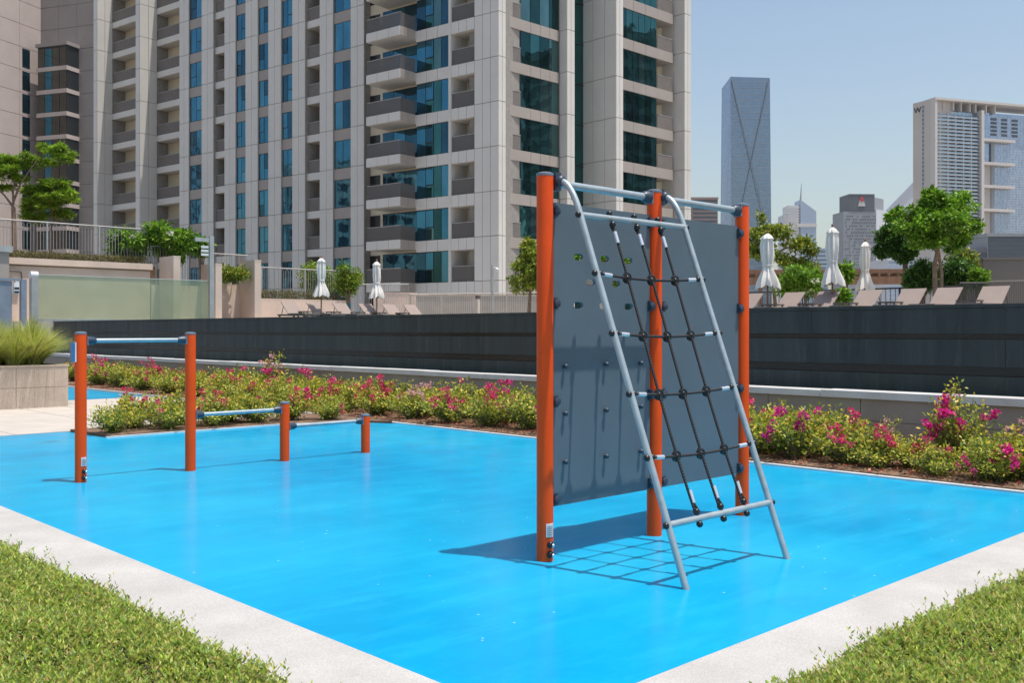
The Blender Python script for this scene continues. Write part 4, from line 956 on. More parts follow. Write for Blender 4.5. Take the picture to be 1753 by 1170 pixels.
tree('broadleaf_tree', 'smaller dark-green tree left of the large round tree', (x, y, Z),
 [([(0, 0, 0), R3(1550, 460, 1552, 32), R3(1548, 430, 1552, 32), R3(1540, 405, 1552, 32)], 0.11, 0.05)],
 [(R3(1530, 410, 1552, 32), (0.45, 0.45, 0.42)), (R3(1545, 432, 1552, 32), (0.45, 0.45, 0.25)), (R3(1520, 430, 1552, 32), (0.28, 0.3, 0.22)), (R3(1524, 396, 1552, 32), (0.25, 0.3, 0.22))], (0.13, 0.07), 6500, DG)
# shrubs beneath
def shrub(label, u, d, v0, v1, wpx, pal, n=1600, leaf=(0.16, 0.06), z=None, flowers=0, name='shrub'):
    x, y = at_d(u, d); z = Z if z is None else z; hm = zat(v0, d)-z; w = wpx*d/F_PX/2; lo = max(0.15, zat(v1, d)-z)
    bl = []; lm = []
    for i in range(7):
        a = i*2.4; r = w*0.62*math.sqrt((i+0.5)/7); hh = lo+(hm-lo)*(0.45+0.4*((i*37) % 10)/10); bl.append(((r*math.cos(a), r*math.sin(a), hh-0.12), (w*0.45, w*0.45, (hm-lo)*0.24+0.08)))
        lm.append(([(0.04*math.cos(a), 0.04*math.sin(a), 0), (r*0.4*math.cos(a), r*0.4*math.sin(a), hh*0.5), (r*math.cos(a), r*math.sin(a), hh-0.1)], 0.035, 0.012))
    fl = [(b[0][0]-AY*w*0.42+random.uniform(-.1, .1), b[0][1]-AX*w*0.42, b[0][2]+random.uniform(-.1, .25)) for b in bl[:flowers]]
    return tree(name, label, (x, y, z), lm, bl, leaf, n*2, pal, cat='shrub', flowers=fl)
shrub('dark leafy shrub under the large round tree, left of its trunk', 1578, 31, 447, 500, 58, DG, 1500)
shrub('dark leafy shrub under the large round tree, right of its trunk', 1640, 32, 440, 505, 70, DG, 1900)
shrub('yellow-green shrub between the large tree and the white-framed tower', 1652, 33, 425, 470, 44, YG, 900)
shrub('bright shrub at the right end of the tree group', 1676, 31, 458, 495, 30, GR, 700)
shrub('dense shrub with white blossoms between the two left umbrellas on the right', 1372, 31, 455, 510, 92, GR, 2200, flowers=4)
shrub('small frangipani shrub right of the tallest closed umbrella', 1446, 31, 452, 478, 30, GR, 520, leaf=(0.2, 0.07))
shrub('small bright plant behind the side table right of the tallest umbrella', 1443, 29, 494, 512, 22, GR, 300)
x, y = at_d(1330, 33)
tree('broadleaf_tree', 'loose yellow-green tree beside the last orange post', (x, y, Z),
 [([(0, 0, 0), R3(1322, 470, 1330, 33), R3(1318, 430, 1330, 33), R3(1305, 395, 1330, 33)], 0.07, 0.02), ([R3(1318, 440, 1330, 33), R3(1345, 425, 1330, 33), R3(1375, 420, 1330, 33)], 0.04, 0.015)],
 [(R3(1305, 400, 1330, 33), (0.42, 0.4, 0.28)), (R3(1335, 398, 1330, 33), (0.45, 0.4, 0.22)), (R3(1365, 418, 1330, 33), (0.42, 0.4, 0.22)), (R3(1318, 435, 1330, 33), (0.45, 0.4, 0.26)), (R3(1390, 425, 1330, 33), (0.2, 0.25, 0.3)), (R3(1385, 455, 1330, 33), (0.3, 0.3, 0.22)), (R3(1303, 372, 1330, 33), (0.1, 0.12, 0.24)), (R3(1350, 450, 1330, 33), (0.35, 0.35, 0.2)), (R3(1292, 425, 1330, 33), (0.25, 0.3, 0.3))],
 (0.13, 0.06), 5500, YG)
x, y = at_d(905, 42)
tree('broadleaf_tree', 'yellow-green tree showing left of the tall climbing post', (x, y, Z), [([(0, 0, 0), R3(908, 490, 905, 42), R3(905, 430, 905, 42)], 0.09, 0.03)],
 [(R3(908, 425, 905, 42), (0.45, 0.45, 0.45)), (R3(903, 455, 905, 42), (0.6, 0.6, 0.4)), (R3(900, 482, 905, 42), (0.65, 0.65, 0.4)), (R3(930, 450, 905, 42), (0.6, 0.6, 0.6)), (R3(925, 485, 905, 42), (0.5, 0.5, 0.4))], (0.16, 0.08), 5500, YG)
x, y = at_d(1035, 40)
tree('broadleaf_tree', 'green tree glimpsed through the hand slots of the climbing panel', (x, y, Z), [([(0, 0, 0), R3(1037, 500, 1035, 40), R3(1035, 440, 1035, 40)], 0.09, 0.03)],
 [(R3(985, 440, 1035, 40), (0.6, 0.6, 0.5)), (R3(1020, 435, 1035, 40), (0.7, 0.7, 0.5)), (R3(1065, 445, 1035, 40), (0.7, 0.7, 0.5)), (R3(1045, 480, 1035, 40), (0.6, 0.6, 0.35)), (R3(1090, 470, 1035, 40), (0.5, 0.5, 0.4))], (0.16, 0.08), 4000, GR)
shrub('round bright-green shrub behind the left railing and umbrella', 548, 44, 450, 530, 76, YG+GR, 1900, z=2.6)
shrub('bright-green shrub right of the left closed umbrella', 596, 43, 452, 525, 48, GR+YG, 1300, z=2.6)
shrub('frangipani shrub with white flowers on the upper terrace, left clump', 222, 37.5, 390, 455, 84, GR, 2000, z=3.85, leaf=(0.2, 0.07), flowers=6)
shrub('tall leafy frangipani on the upper terrace behind the railing', 290, 38, 382, 450, 92, GR, 2600, z=3.85, leaf=(0.22, 0.08), flowers=4)
shrub('small frangipani beside the tall steel gate frame', 345, 38.5, 404, 440, 34, GR, 700, z=3.4, leaf=(0.2, 0.07))
shrub('green shrub behind the railing between the fin walls', 400, 38.5, 455, 505, 50, YG, 900, z=3.2)
# feathery flame trees on the left
def flame(u, d, label, limbs, blobs, n):
    x, y = at_d(u, d); z = 3.8
    tree('flame_tree', label, (x, y, z), [([tuple(Vector(R3(a, b, u, d))+Vector((0, 0, Z-z))) if b is not None else (0, 0, 0) for a, b in l], r0, r1) for l, r0, r1 in limbs],
         [(tuple(Vector(R3(a, b, u, d, dy))+Vector((0, 0, Z-z))), r) for a, b, dy, r in blobs], (0.17, 0.035), n, [(0.18, 0.33, 0.015), (0.25, 0.40, 0.03), (0.11, 0.22, 0.012), (0.32, 0.44, 0.04)], flat=0.55)
flame(25, 38, 'feathery flame tree with pale forked trunk at the left edge', [([(25, None), (24, 400), (23, 355)], 0.10, 0.08), ([(23, 355), (8, 335), (-10, 318)], 0.05, 0.02), ([(23, 350), (22, 325), (28, 300)], 0.05, 0.02), ([(23, 345), (35, 315), (52, 290), (65, 272)], 0.05, 0.018)],
 [(10, 275, 0, (0.5, 0.6, 0.16)), (35, 280, .3, (0.45, 0.5, 0.14)), (0, 300, -.3, (0.5, 0.5, 0.18)), (25, 303, .2, (0.4, 0.4, 0.12)), (-20, 285, .1, (0.6, 0.6, 0.3)), (8, 320, .2, (0.3, 0.3, 0.12)), (45, 268, .2, (0.35, 0.4, 0.12)), (15, 290, -.2, (0.5, 0.5, 0.14))], 13000)
flame(86, 39, 'feathery flame tree with layered bright foliage behind the railing', [([(86, None), (87, 400), (88, 340), (90, 290)], 0.07, 0.03), ([(88, 340), (70, 320), (60, 315)], 0.03, 0.012), ([(88, 330), (108, 315), (118, 312)], 0.03, 0.012)],
 [(90, 255, 0, (0.55, 0.5, 0.16)), (105, 268, .2, (0.45, 0.5, 0.16)), (80, 278, -.2, (0.4, 0.4, 0.14)), (95, 315, 0, (0.6, 0.6, 0.16)), (62, 325, .2, (0.55, 0.5, 0.22)), (110, 340, -.2, (0.6, 0.5, 0.16)), (80, 350, -.3, (0.6, 0.5, 0.2)), (50, 352, .2, (0.4, 0.4, 0.2)), (100, 365, .2, (0.45, 0.4, 0.16)), (60, 372, 0, (0.4, 0.4, 0.18)), (118, 330, .1, (0.35, 0.4, 0.14)), (70, 345, .2, (0.5, 0.5, 0.16)), (95, 340, -.3, (0.55, 0.5, 0.16))], 24000)
# clipped hedge strips
def hedge(label, ua, ub, y, z, h, d=0.7):
    xa, xb = at_y(ua, y)[0], at_y(ub, y)[0]; n = int((xb-xa)*950)
    P = np.stack([xa+rng.random(n)*(xb-xa), y+rng.random(n)*d, z+h*rng.random(n)**0.7], 1); D = rng.normal(size=(n, 3)); D[:, 2] += 1.2
    o = link(bpy.data.objects.new('hedge', leaf_mesh('hedge', P, D, 0.07+0.06*rng.random(n), 0.02+0.01*rng.random(n), pick([(0.14, 0.14, 0.04), (0.19, 0.16, 0.06), (0.09, 0.11, 0.03), (0.22, 0.18, 0.09)], n, 0.2), 'leaf', 0.2)))
    stuff(o); tag(o, label, 'hedge')
hedge('low olive hedge along the top of the upper terrace wall', 10, 253, WY+0.26, 3.78, 0.34, 0.5)
hedge('low olive hedge on the planter wall behind the left loungers', 448, 592, WY+0.28, 2.6, 0.42, 0.6)

# ================================================================== LOUNGERS, TABLES, UMBRELLAS
def lounger_parts():
    out = []
    fr = MB().box(0, 1.95, -0.34, -0.29, 0.26, 0.32).box(0, 1.95, 0.29, 0.34, 0.26, 0.32).box(0, 0.05, -0.29, 0.29, 0.26, 0.32).box(1.90, 1.95, -0.29, 0.29, 0.26, 0.32)
    out.append(('frame', fr.mesh('frame', 'lounger_frame')))
    out.append(('seat', MB().hexa([(0.02, -0.32, 0.322), (1.2, -0.32, 0.322), (1.2, 0.32, 0.322), (0.02, 0.32, 0.322)], [(0.02, -0.32, 0.35), (1.2, -0.32, 0.35), (1.2, 0.32, 0.35), (0.02, 0.32, 0.35)]).mesh('seat', 'sling')))
    out.append(('backrest', MB().hexa([(1.2, -0.32, 0.35), (1.22, -0.32, 0.335), (1.22, 0.32, 0.335), (1.2, 0.32, 0.35)], [(1.72, -0.32, 0.80), (1.745, -0.32, 0.785), (1.745, 0.32, 0.785), (1.72, 0.32, 0.80)]).mesh('backrest', 'sling')))
    out.append(('back_strut', MB().tube([(1.62, -0.25, 0.70), (1.78, -0.25, 0.31)], 0.014, 6).tube([(1.62, 0.25, 0.70), (1.78, 0.25, 0.31)], 0.014, 6).mesh('back_strut', 'lounger_frame')))
    lg = MB().box(-0.025, 0.025, -0.025, 0.025, 0, 0.27).mesh('leg', 'lounger_frame')
    return out, lg
LP, LG = lounger_parts()
def lounger(x, y, ang, label, group):
    w = Matrix.Translation((x, y, 1.70)) @ Matrix.Rotation(ang, 4, 'Z')
    t = bpy.data.objects.new('sun_lounger', None); link(t, None, w); tag(t, label, 'sun lounger', group)
    for nm, me in LP: link(bpy.data.objects.new(nm, me), t, w)
    for lx in (0.1, 1.82):
        for ly in (-0.31, 0.31): link(bpy.data.objects.new('leg', LG), t, w @ Matrix.Translation((lx, ly, 0)))
TT = MB().box(-0.24, 0.24, -0.24, 0.24, 0.40, 0.44).mesh('table_top', 'lounger_frame'); TL = MB().box(-0.02, 0.02, -0.02, 0.02, 0, 0.4).mesh('leg', 'lounger_frame')
def side_table(x, y, label, group, z=1.70):
    w = Matrix.Translation((x, y, z)); t = bpy.data.objects.new('side_table', None); link(t, None, w); tag(t, label, 'side table', group)
    link(bpy.data.objects.new('table_top', TT), t, w)
    for a in (-0.2, 0.2):
        for b2 in (-0.2, 0.2): link(bpy.data.objects.new('leg', TL), t, w @ Matrix.Translation((a, b2, 0)))
names = ['first', 'second', 'third', 'fourth', 'fifth', 'sixth', 'seventh']
for i, u in enumerate((1291, 1362, 1421, 1492, 1566, 1627, 1706)):
    x, y = at_x(u, 25.6)
    lounger(25.6-1.735, y, 0.0, 'taupe sun lounger, %s from the last orange post in the right row' % names[i], 'right row of sun loungers')
for u, lab in ((1322, 'small dark side table under the leftmost umbrella on the right'), (1386, 'small dark side table between the second and third loungers of the right row'), (1448, 'small dark side table left of the fourth lounger in the right row'), (1524, 'small dark side table left of the fifth lounger in the right row'), (1660, 'small dark side table right of the sixth lounger in the right row')):
    x, y = at_x(u, 24.6); side_table(24.6, y, lab, 'side tables of the right row')
for i, u in enumerate((493, 536, 580, 624, 664, 700)):
    x, y = at_y(u, 33.5)
    lounger(x, 33.5-1.735, math.pi/2, 'taupe sun lounger, %s from the tall fin wall in the left row' % names[i], 'left row of sun loungers')
for u, lab in ((523, 'small dark side table between the first two loungers of the left row'), (570, 'small dark side table beneath the left closed umbrella'), (612, 'small dark side table left of the fourth lounger in the left row'), (648, 'small dark side table beneath the second closed umbrella'), (688, 'small dark side table before the last lounger of the left row')):
    x, y = at_y(u, 32.9); side_table(x, 32.9, lab, 'side tables of the left row')
def umbrella(u, d, vtop, vbot, wpx, label, seed, group):
    x, y = at_d(u, d); rd = random.Random(seed); zt = zat(vtop, d); zb = zat(vbot, d); H = zt-zb; w = wpx*d/F_PX/2
    t = thing('closed_umbrella', label, 'umbrella', (x, y, 1.7), group)
    MB().tube([(x, y, 1.7), (x, y, zt+0.05)], 0.028, 10).build('pole', 'timber', t)
    MB().lathe((x, y, 1.7), [(0.32, 0), (0.32, 0.06), (0.08, 0.09), (0.06, 0.3)], 14).build('base', 'lounger_frame', t)
    n = 32; prof = [(1.0, 0.10), (0.965, 0.42), (0.90, 0.60), (0.885, 0.50), (0.80, 0.56), (0.62, 0.58), (0.47, 0.50), (0.40, 0.40), (0.34, 0.48), (0.22, 0.76), (0.12, 0.95), (0.04, 0.98)]
    mb = MB(); tw = rd.uniform(0.5, 1.1)
    for k, (tz, rr) in enumerate(prof):
        for j in range(n):
            a = 2*math.pi*j/n; fold = 1 + (0.20 + 0.16*(1-tz))*math.cos(8*a+tw*tz*3) + 0.10*math.sin(3*a+seed+tz*6) + 0.07*math.sin(5*a-seed*2+tz*11); drop = 0.07*H*max(0, 0.4-tz)*(1+math.cos(8*a+tw*tz*3)+0.7*math.sin(2*a+seed))
            r = w*rr*fold*(1.0 if tz < 0.95 else 0.8); mb.v.append((x+r*math.cos(a), y+r*math.sin(a), zb+H*tz-drop))
    for k in range(len(prof)-1):
        for j in range(n): a = k*n; mb.f.append((a+j, a+n+j, a+n+(j+1) % n, a+(j+1) % n)); mb.sm.append(True)
    mb.f.append(tuple(range(n))); mb.sm.append(False)
    mb.build('canopy', 'canvas', t)
    MB().lathe((x, y, zb+H*0.395), [(w*0.52, 0), (w*0.55, 0.02), (w*0.52, 0.05)], 20).build('tie_strap', 'canvas', t)
    MB().ball((x, y, zt+0.06), 0.035, 8, 6).build('finial', 'timber', t)
umbrella(550, 38.4, 442, 508, 22, 'white closed umbrella above the left row, nearer the fin wall', 1, 'closed umbrellas')
umbrella(645, 40.4, 448, 511, 21, 'white closed umbrella above the left row, nearer the tower corner', 2, 'closed umbrellas')
umbrella(1314, 28.5, 400, 493, 33, 'white closed umbrella beside the last orange post, wide at the bottom', 3, 'closed umbrellas')
umbrella(1425, 27.5, 389, 489, 31, 'tallest white closed umbrella, in front of the hazy skyline gap', 4, 'closed umbrellas')
umbrella(1481, 31.0, 414, 498, 25, 'slim white closed umbrella in front of the grey tower', 5, 'closed umbrellas')
# pergola behind the right row
x, y = at_d(1400, 44); t = thing('pergola', 'long brown timber pergola roof behind the closed umbrellas', 'pergola', (x, y, 1.7))
f_ = Fac(at_d(1190, 46), c2w(1, -0.12), c2w(-0.12, -1)); W_ = 10.6
f_.box('roof', 0, W_*0.97, -3.0, 0.0, zat(470, 46), zat(463, 46), 'timber', t); f_.box('beam', 0.2, W_*0.95, 0.02, 0.15, zat(489, 46), zat(476, 46), 'timber', t)
for i in range(24): f_.box('rafter', 0.2+i*0.42, 0.26+i*0.42, -3.0, 0.3, zat(476, 46)+0.01, zat(470, 46)-0.01, 'timber', t)
for s_ in (0.4, 2.9, 5.4, 7.7, 10.0): f_.box('post', s_, s_+0.16, -0.16, 0.0, 1.7, zat(476, 46), 'timber', t)
railing('thin black railing behind the right row of loungers', at_d(1282, 36), at_d(1640, 31), 1.7, 2.78, mt='rail_black', step=0.16, arch=False)
x, y = at_d(1665, 29.5)
railing('dark slatted fence at the right end of the lounger row', at_d(1643, 29.0), at_d(1692, 29.0), 1.7, zat(485, 29), mt='rail_black', step=0.055, arch=False, rb=0.018)
t = thing('grey_service_wall', 'plain grey wall behind the dark fence at the right edge', 'wall', (*at_d(1720, 33), 1.7))
f_ = Fac(at_d(1683, 33), c2w(1, -0.15), c2w(-0.15, -1)); f_.box('wall_body', 0, 4.5, -2.5, 0, 1.7, zat(445, 33), 'wall_grey_brown', t); f_.box('wall_cap', -0.03, 4.5, -2.5, 0.04, zat(445, 33), zat(442, 33), 'wall_grey_brown', t)
railing('dark slatted railing in front of the grey wall at the right edge', at_d(1693, 29.5), at_d(1790, 28.5), 1.7, zat(482, 29), mt='wall_grey_brown', step=0.06, arch=False, rb=0.018)

# ================================================================== SKYLINE
def quad_tower(name, pts, z0, z1, mt, parent): return MB().prism(pts, z0, z1).build(name, mt, parent)
GZ = -14.0
# glass tower with crossing diagonal lines, tapering upward
d = 1050; T = thing('glass_skyscraper', 'tall blue glass skyscraper with two crossing diagonal lines', 'skyscraper', (*at_d(1280, d), GZ))
zt = zat(131, d)
def P3(u, d, v): x, y = at_d(u, d); return (x, y, zat(v, d))
def P0(u, d): x, y = at_d(u, d); return (x, y, GZ)
lo = [P0(1232, d+18), P0(1254, d), P0(1322, d+5), P0(1300, d+70)]; hi = [(*at_d(1236, d+18)[:2], zt-8), (*at_d(1251, d)[:2], zt), (*at_d(1318, d+5)[:2], zt), (*at_d(1300, d+70)[:2], zt)]
MB().hexa(lo, hi).build('glass_body', 'tower_glass', T)
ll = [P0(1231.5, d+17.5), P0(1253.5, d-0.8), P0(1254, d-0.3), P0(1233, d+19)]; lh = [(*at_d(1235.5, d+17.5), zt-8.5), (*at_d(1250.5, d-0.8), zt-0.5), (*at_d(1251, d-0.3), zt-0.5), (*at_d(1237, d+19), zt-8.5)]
MB().hexa(ll, lh).build('painted_lit_side', 'tower_glass_light', T)  # paler glass paints in the light on the tower's left side
def strip(a, b2, w, nm, mt, T): MB().tube([a, b2], w, 4).build(nm, mt, T)
strip(P3(1252, d-1, 136), P3(1305, d+1, 358), 0.42, 'diagonal_line', 'tower_line', T); strip(P3(1316, d+3, 140), P3(1273, d-1, 345), 0.42, 'diagonal_line', 'tower_line', T); strip(P3(1305, d+1, 358), P3(1318, d+3, 420), 0.42, 'diagonal_line', 'tower_line', T)
for k in range(36):
    v = 140 + k*10.5; f = (v-131)/435.0
    strip(P3(1251+3*f, d-0.6, v), P3(1318+4*f, d+4.4, v), 0.13, 'floor_line', 'tower_line', T)
MB().box(at_d(1283, d+20)[0]-3, at_d(1283, d+20)[0]+3, at_d(1283, d+20)[1]-3, at_d(1283, d+20)[1]+3, zt, zt+2.5).build('roof_unit', 'tower_grey', T)
# hotel with concrete frame
d = 520; T = thing('framed_hotel_tower', 'pale stone hotel tower with stacked glass balconies and a W sign', 'skyscraper', (*at_d(1660, d), GZ))
HA = Fac(at_d(1599, d), c2w(-.433, .90), c2w(-.90, -.433)); HB = Fac(at_d(1599, d), c2w(.954, .298), c2w(.298, -.954))
sA = HA.s(1563); zt = zat(167, d); sB = HB.s(1679); sC = HB.s(1790)
HA.box('side_wall', 0.1, sA, -14, 0, GZ, zt-0.3, 'tower_stone', T)
HA.box('slot', HA.s(1582), HA.s(1579), 0, 0.15, zat(400, d), zat(176, d), 'tower_blue', T)
for k in range(30): HA.box('slot_window', HA.s(1581.4), HA.s(1579.6), 0.15, 0.3, zat(180+k*7.4, d), zat(176.5+k*7.4, d), 'tower_dark', T)
HB.box('roof_slab', -0.4, HB.s(1800), -14, 1.5, zt-1.2, zt, 'tower_white', T)
HB.box('frame_column', -0.3, HB.s(1602), -12, 1.2, GZ, zt-1.2, 'tower_white', T)
HB.box('frame_column', sB-0.9, sB+0.9, -12, 1.6, GZ, zat(196, d+18), 'tower_white', T)
HB.box('glass_core', HB.s(1602), sB-0.9, -12, -2.0, GZ, zat(190, d+5), 'hotel_glass', T)
HB.box('roof_storey', HB.s(1603), sB+9, -12, -6.5, zat(192, d+10), zt-1.2, 'tower_brown', T)
for u in (1617, 1634, 1647, 1662, 1672, 1690, 1705): HB.box('roof_fin', HB.s(u)-0.35, HB.s(u)+0.35, -6.5, -0.5, zat(192, d+8), zt-1.2, 'tower_white', T)
za, zb_ = zat(430, d), zat(192, d); nfl = 38
for k in range(nfl):
    z = za + (zb_-za)*k/nfl; h = (zb_-za)/nfl
    fl = HB.box('floor_slab', HB.s(1604), sB-0.9, -2.0, 0.2, z, z+h*0.13, 'tower_pale', T)
    HB.box('balcony_glass', HB.s(1605), sB-1.2, 0.05, 0.12, z+h*0.13, z+h*0.50, 'hotel_glass', fl)
    for i in range(5):
        a = HB.s(1609)+(sB-1.2-HB.s(1609))*i/5
        HB.box('window', a+1.6, a+4.0, -2.0, -1.9, z+h*0.15, z+h*0.98, 'tower_win', fl)
        HB.box('balcony_divider', a+0.0, a+0.5, -2.0, 0.0, z+h*0.13, z+h*0.99, 'tower_pale', fl)
HB.box('glass_wing', sB+0.9, sC, -14, -2.5, GZ, zat(196, d+18), 'tower_glass_light', T)
HB.box('recess', sB+1.2, HB.s(1704), -2.4, -2.2, zat(440, d), zat(282, d+15), 'tower_stone', T)
HB.box('recess_glass', sB+1.2, HB.s(1691), -2.2, -2.05, zat(440, d), zat(282, d+15), 'hotel_glass', T)
HB.box('dark_reveal', HB.s(1701), HB.s(1706.5), -2.2, -1.6, zat(440, d), zat(246, d+15), 'tower_grey', T)
for v in (242, 282, 321, 361): HB.box('projecting_ledge', sB+0.9, HB.s(1736), -2.5, 0.8, zat(v+1, d+15)-0.5, zat(v-1, d+15)+0.3, 'tower_white', T)
for k in range(60):
    z = zat(430, d+25) + k*1.35
    if z < zat(200, d+18): HB.box('transom', HB.s(1707), sC, -2.5, -2.42, z, z+0.14, 'tower_pale', T)
for i in range(22): HB.box('mullion', HB.s(1708)+i*2.2, HB.s(1708)+i*2.2+0.14, -2.5, -2.43, zat(430, d+25), zat(200, d+18), 'tower_pale', T)
for k in range(5):
    for i in range(3): HB.box('wing_window', HB.s(1702+i*18), HB.s(1712+i*18), -2.45, -2.3, zat(211+k*6.5, d+22), zat(207+k*6.5, d+22), 'tower_win', T)
# the W sign: four slanted strokes on the stone side
su = HA.s(1565.5); sw_ = (HA.s(1576.5)-su)
for k in range(4):
    a, b2 = su+sw_*k/4, su+sw_*(k+1)/4; z0_, z1_ = (zat(177, d), zat(185.5, d)) if k % 2 == 0 else (zat(185.5, d), zat(177, d))
    q0, q1 = HA.p(a, 0.15), HA.p(b2, 0.15); MB().tube([(*q0, z0_), (*q1, z1_)], 0.32, 5).build('sign_stroke', 'logo_dark', T)
# grey tower with a logo on its dark crown
d = 700; T = thing('grey_office_tower', 'squat grey office tower with a dark crown and red-white logo', 'office tower', (*at_d(1485, d), GZ))
OA = Fac(at_d(1444, d), c2w(1, 0.06), c2w(0.06, -1)); s1_ = OA.s(1500)
OA.box('main_block', 0, s1_, -20, 0, GZ, zat(362, d), 'tower_grey', T)
RB2 = Fac(OA.p(s1_, 0), c2w(.75, .75), c2w(.7, -.7)); RB2.box('side_block', 0, RB2.s(1520), -16, -0.05, GZ, zat(358, d), 'tower_pale', T)
OA.box('crown', OA.s(1454), OA.s(1497), -18, 0.2, zat(362, d)+0.02, zat(333, d), 'tower_dark', T); RB2.box('crown_side', 0.3, RB2.s(1516), -15, -1.5, zat(358, d)+0.02, zat(337, d), 'tower_grey', T)
OA.box('roof_edge', OA.s(1453.5), OA.s(1497.5), -18, 0.5, zat(333, d)+0.02, zat(332, d), 'tower_grey', T)
MB().hexa([(*OA.p(OA.s(1468.5), 0.25), zat(353, d)), (*OA.p(OA.s(1481), 0.25), zat(353, d)), (*OA.p(OA.s(1481), 0.6), zat(353, d)), (*OA.p(OA.s(1468.5), 0.6), zat(353, d))], [(*OA.p(OA.s(1471.5), 0.25), zat(342, d)), (*OA.p(OA.s(1478), 0.25), zat(342, d)), (*OA.p(OA.s(1478), 0.6), zat(342, d)), (*OA.p(OA.s(1471.5), 0.6), zat(342, d))]).build('logo_white', 'tower_white', T)
MB().hexa([(*OA.p(OA.s(1473), 0.65), zat(346, d)), (*OA.p(OA.s(1479), 0.65), zat(344, d)), (*OA.p(OA.s(1479), 0.8), zat(344, d)), (*OA.p(OA.s(1473), 0.8), zat(346, d))], [(*OA.p(OA.s(1471), 0.65), zat(338, d)), (*OA.p(OA.s(1476), 0.65), zat(336, d)), (*OA.p(OA.s(1476), 0.8), zat(336, d)), (*OA.p(OA.s(1471), 0.8), zat(338, d))]).build('logo_red', 'logo_red', T)
mb = MB(); rd = random.Random(3)
for r in range(17):
    for c in range(18):
        if rd.random() < 0.3: continue
        u = 1447 + c*2.95 + (r % 2)*1.1; a = OA.p(OA.s(u), 0.05); b2 = OA.p(OA.s(u+1.2), 0.05); z1_ = zat(369+r*5.6, d); z0_ = zat(371.2+r*5.6, d)
        n_ = OA.n*0.12; mb.hexa([(a[0], a[1], z0_), (b2[0], b2[1], z0_), (b2[0]+n_.x, b2[1]+n_.y, z0_), (a[0]+n_.x, a[1]+n_.y, z0_)], [(a[0], a[1], z1_), (b2[0], b2[1], z1_), (b2[0]+n_.x, b2[1]+n_.y, z1_), (a[0]+n_.x, a[1]+n_.y, z1_)])
stuff(mb.build('small_windows', 'tower_win', T))
# far stepped tower with a spire
d = 1500; T = thing('spired_tower', 'distant pale stepped tower with a slanted roof and thin spire', 'skyscraper', (*at_d(1372, d), GZ))
E_ = Fac(at_d(1340, d), c2w(1, 0), c2w(0, -1)); SE = E_.s
E_.box('low_block', SE(1341), SE(1352), -30, 0, GZ, zat(368, d), 'tower_pale', T); E_.box('mid_block', SE(1349), SE(1367), -30, 0.6, GZ, zat(352, d), 'tower_pale', T)
hx = lambda u, n, v: (*E_.p(SE(u), n), zat(v, d))
MB().hexa([(*E_.p(SE(1370), 1.2), GZ), (*E_.p(SE(1397), 1.2), GZ), (*E_.p(SE(1397), -30), GZ), (*E_.p(SE(1370), -30), GZ)], [hx(1370, 1.2, 342), hx(1397, 1.2, 362), hx(1397, -30, 362), hx(1370, -30, 342)]).build('slant_block', 'tower_blue', T)
MB().tube([hx(1371.5, -3, 344), hx(1373, -3, 313)], [1.6, 0.25], 6).build('spire', 'tower_grey', T)
E_.box('sky_lobby', SE(1363), SE(1397.5), 1.25, 2.2, zat(389, d), zat(383, d), 'tower_white', T)
for k in range(24): E_.box('floor_band', SE(1341.5), SE(1369), 0.65, 1.0, zat(357+k*4.6, d), zat(355+k*4.6, d), 'tower_white', T)
# further blocks
def block(name, label, d, parts, cat='building'):
    T = thing(name, label, cat, (*at_d(parts[0][0], d), GZ)); f = Fac(at_d(parts[0][0], d), c2w(1, 0), c2w(0, -1))
    for i, (ua, ub, v, mt) in enumerate(parts):
        b_ = f.box('block_body', f.s(ua), f.s(ub), -25, -0.4*i, GZ, zat(v, d), mt, T); f.box('parapet', f.s(ua)-0.3, f.s(ub)+0.3, -25.3, -0.4*i+0.3, zat(v, d), zat(v, d)+1.2, mt, b_)
        for k in range(12):
            zz = zat(v+5+k*7, d)
            if zz > 0: f.box('window_band', f.s(ua+1.5), f.s(ub-1.5), -0.4*i, -0.4*i+0.15, zz, zz+1.3, 'tower_win' if mt != 'tower_pale' else 'tower_blue', T)
block('brown_tower', 'small brown tower showing above the top bar of the climbing frame', 620, [(1184, 1229, 341, 'tower_brown'), (1180, 1215, 345, 'tower_stone')])
block('far_block', 'distant blue block beside the tallest closed umbrella', 1100, [(1393, 1418, 427, 'tower_blue')])
block('far_block', 'pale low block behind the dark-green tree', 500, [(1520, 1575, 447, 'tower_pale')])
block('far_block', 'grey low block at the foot of the hotel tower', 360, [(1690, 1780, 405, 'tower_grey'), (1672, 1790, 432, 'tower_dark')])
d = 900; T = thing('sloping_roof_building', 'pale building with a long sloping roof edge left of the hotel', 'building', (*at_d(1545, d), GZ))
x0_, x1_ = at_d(1518, d), at_d(1575, d); x2_, x3_ = at_d(1518, d+30), at_d(1575, d+30)
MB().hexa([(*x0_, GZ), (*x1_, GZ), (*x3_, GZ), (*x2_, GZ)], [(*x0_, zat(360, d)), (*x1_, zat(302, d)), (*x3_, zat(302, d)), (*x2_, zat(360, d))]).build('wall', 'tower_pale', T)
MB().tube([(*at_d(1517, d-1), zat(361, d)), (*at_d(1575, d-1), zat(301, d))], 0.7, 5).build('roof_edge', 'tower_blue', T)

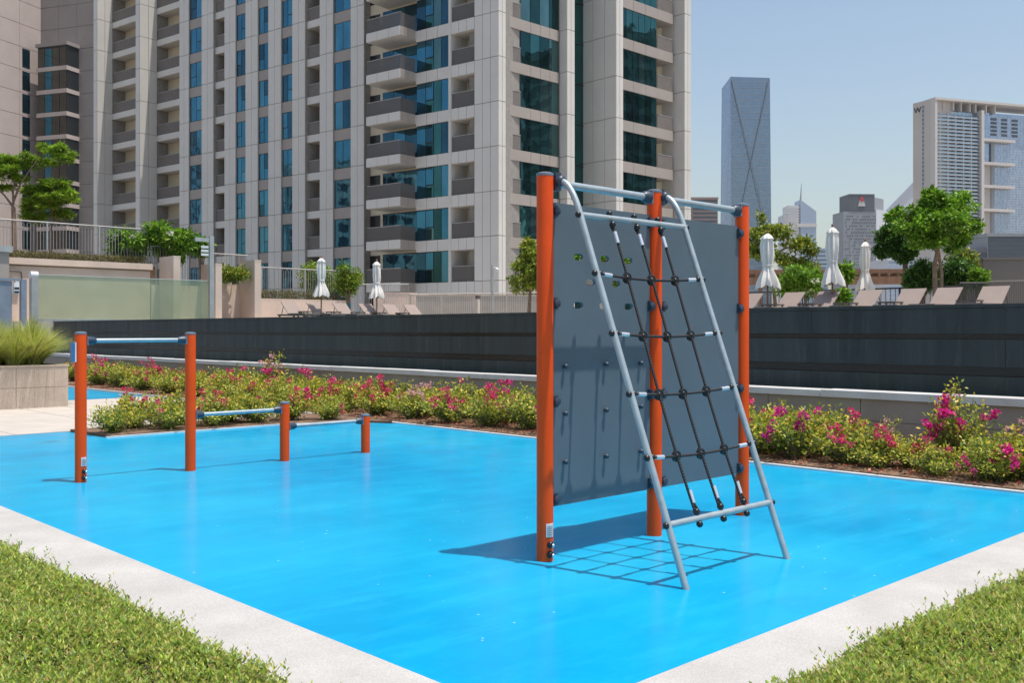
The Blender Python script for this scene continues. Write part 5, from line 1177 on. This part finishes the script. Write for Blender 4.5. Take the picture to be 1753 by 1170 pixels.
# ================================================================== NEIGHBOURS SEEN ONLY MIRRORED IN THE FACADE GLASS
def mirror_tower(X, d, ang, w, dp, h, label, mt, nb):
    x, y = c2w(X, d); T = thing('neighbour_tower', label, 'skyscraper', (x, y, GZ)); f = Fac((x, y), (math.cos(ang), math.sin(ang)), (-math.sin(ang), math.cos(ang)))
    f.box('tower_body', -w/2, w/2, -dp/2, dp/2, GZ, h, 'tower_win', T)
    k = 0; z = GZ+4
    while z < h: f.box('floor_slab', -w/2-0.7, w/2+0.7, -dp/2-0.7, dp/2+0.7, z, z+1.25, mt, T); z += 3.6
    for i in range(nb):
        s0 = -w/2 + w*i/(nb-1)
        for sg in (-1, 1): f.box('pier', s0-0.7, s0+0.7, sg*(dp/2)-0.9, sg*(dp/2)+0.9, GZ, h+1, mt, T)
    for i in range(3):
        n0 = -dp/2 + dp*i/2
        for sg in (-1, 1): f.box('pier', sg*w/2-0.95, sg*w/2+0.95, n0-0.7, n0+0.7, GZ, h+1, mt, T)
mirror_tower(-210, 62, 0.3, 26, 22, 46, 'pale balconied tower mirrored low in the blue facade windows', 'tower_stone', 6)
mirror_tower(-250, 118, 0.9, 24, 22, 62, 'second pale tower mirrored in the blue facade windows', 'tower_pale', 5)
mirror_tower(-190, 10, 0.6, 30, 24, 30, 'lower pale tower mirrored near the facade\'s corner', 'tower_white', 6)
mirror_tower(190, 92, 0.2, 34, 30, 75, 'grey tower mirrored in the teal windows of the right facade', 'tower_grey', 6)
mirror_tower(150, 150, 0.5, 22, 22, 40, 'pale tower mirrored in the teal windows near the right corner', 'tower_stone', 5)
# air between here and the skyline
hz = MB().box(-2050, 2050, -2050, 2050, GZ-1.6, 300).build('haze', 'joint'); stuff(hz)
m = bpy.data.materials.new('air'); m.use_nodes = True; nt = m.node_tree; nt.nodes.clear()
pvn = nt.nodes.new('ShaderNodeVolumePrincipled'); pvn.inputs['Color'].default_value = (0.93, 0.96, 1.0, 1); pvn.inputs['Density'].default_value = 0.00007; pvn.inputs['Anisotropy'].default_value = 0.2
out = nt.nodes.new('ShaderNodeOutputMaterial'); nt.links.new(pvn.outputs[0], out.inputs['Volume'])
hz.data.materials.clear(); hz.data.materials.append(m); tag(hz, 'thin bluish haze hanging over the whole city', 'haze')
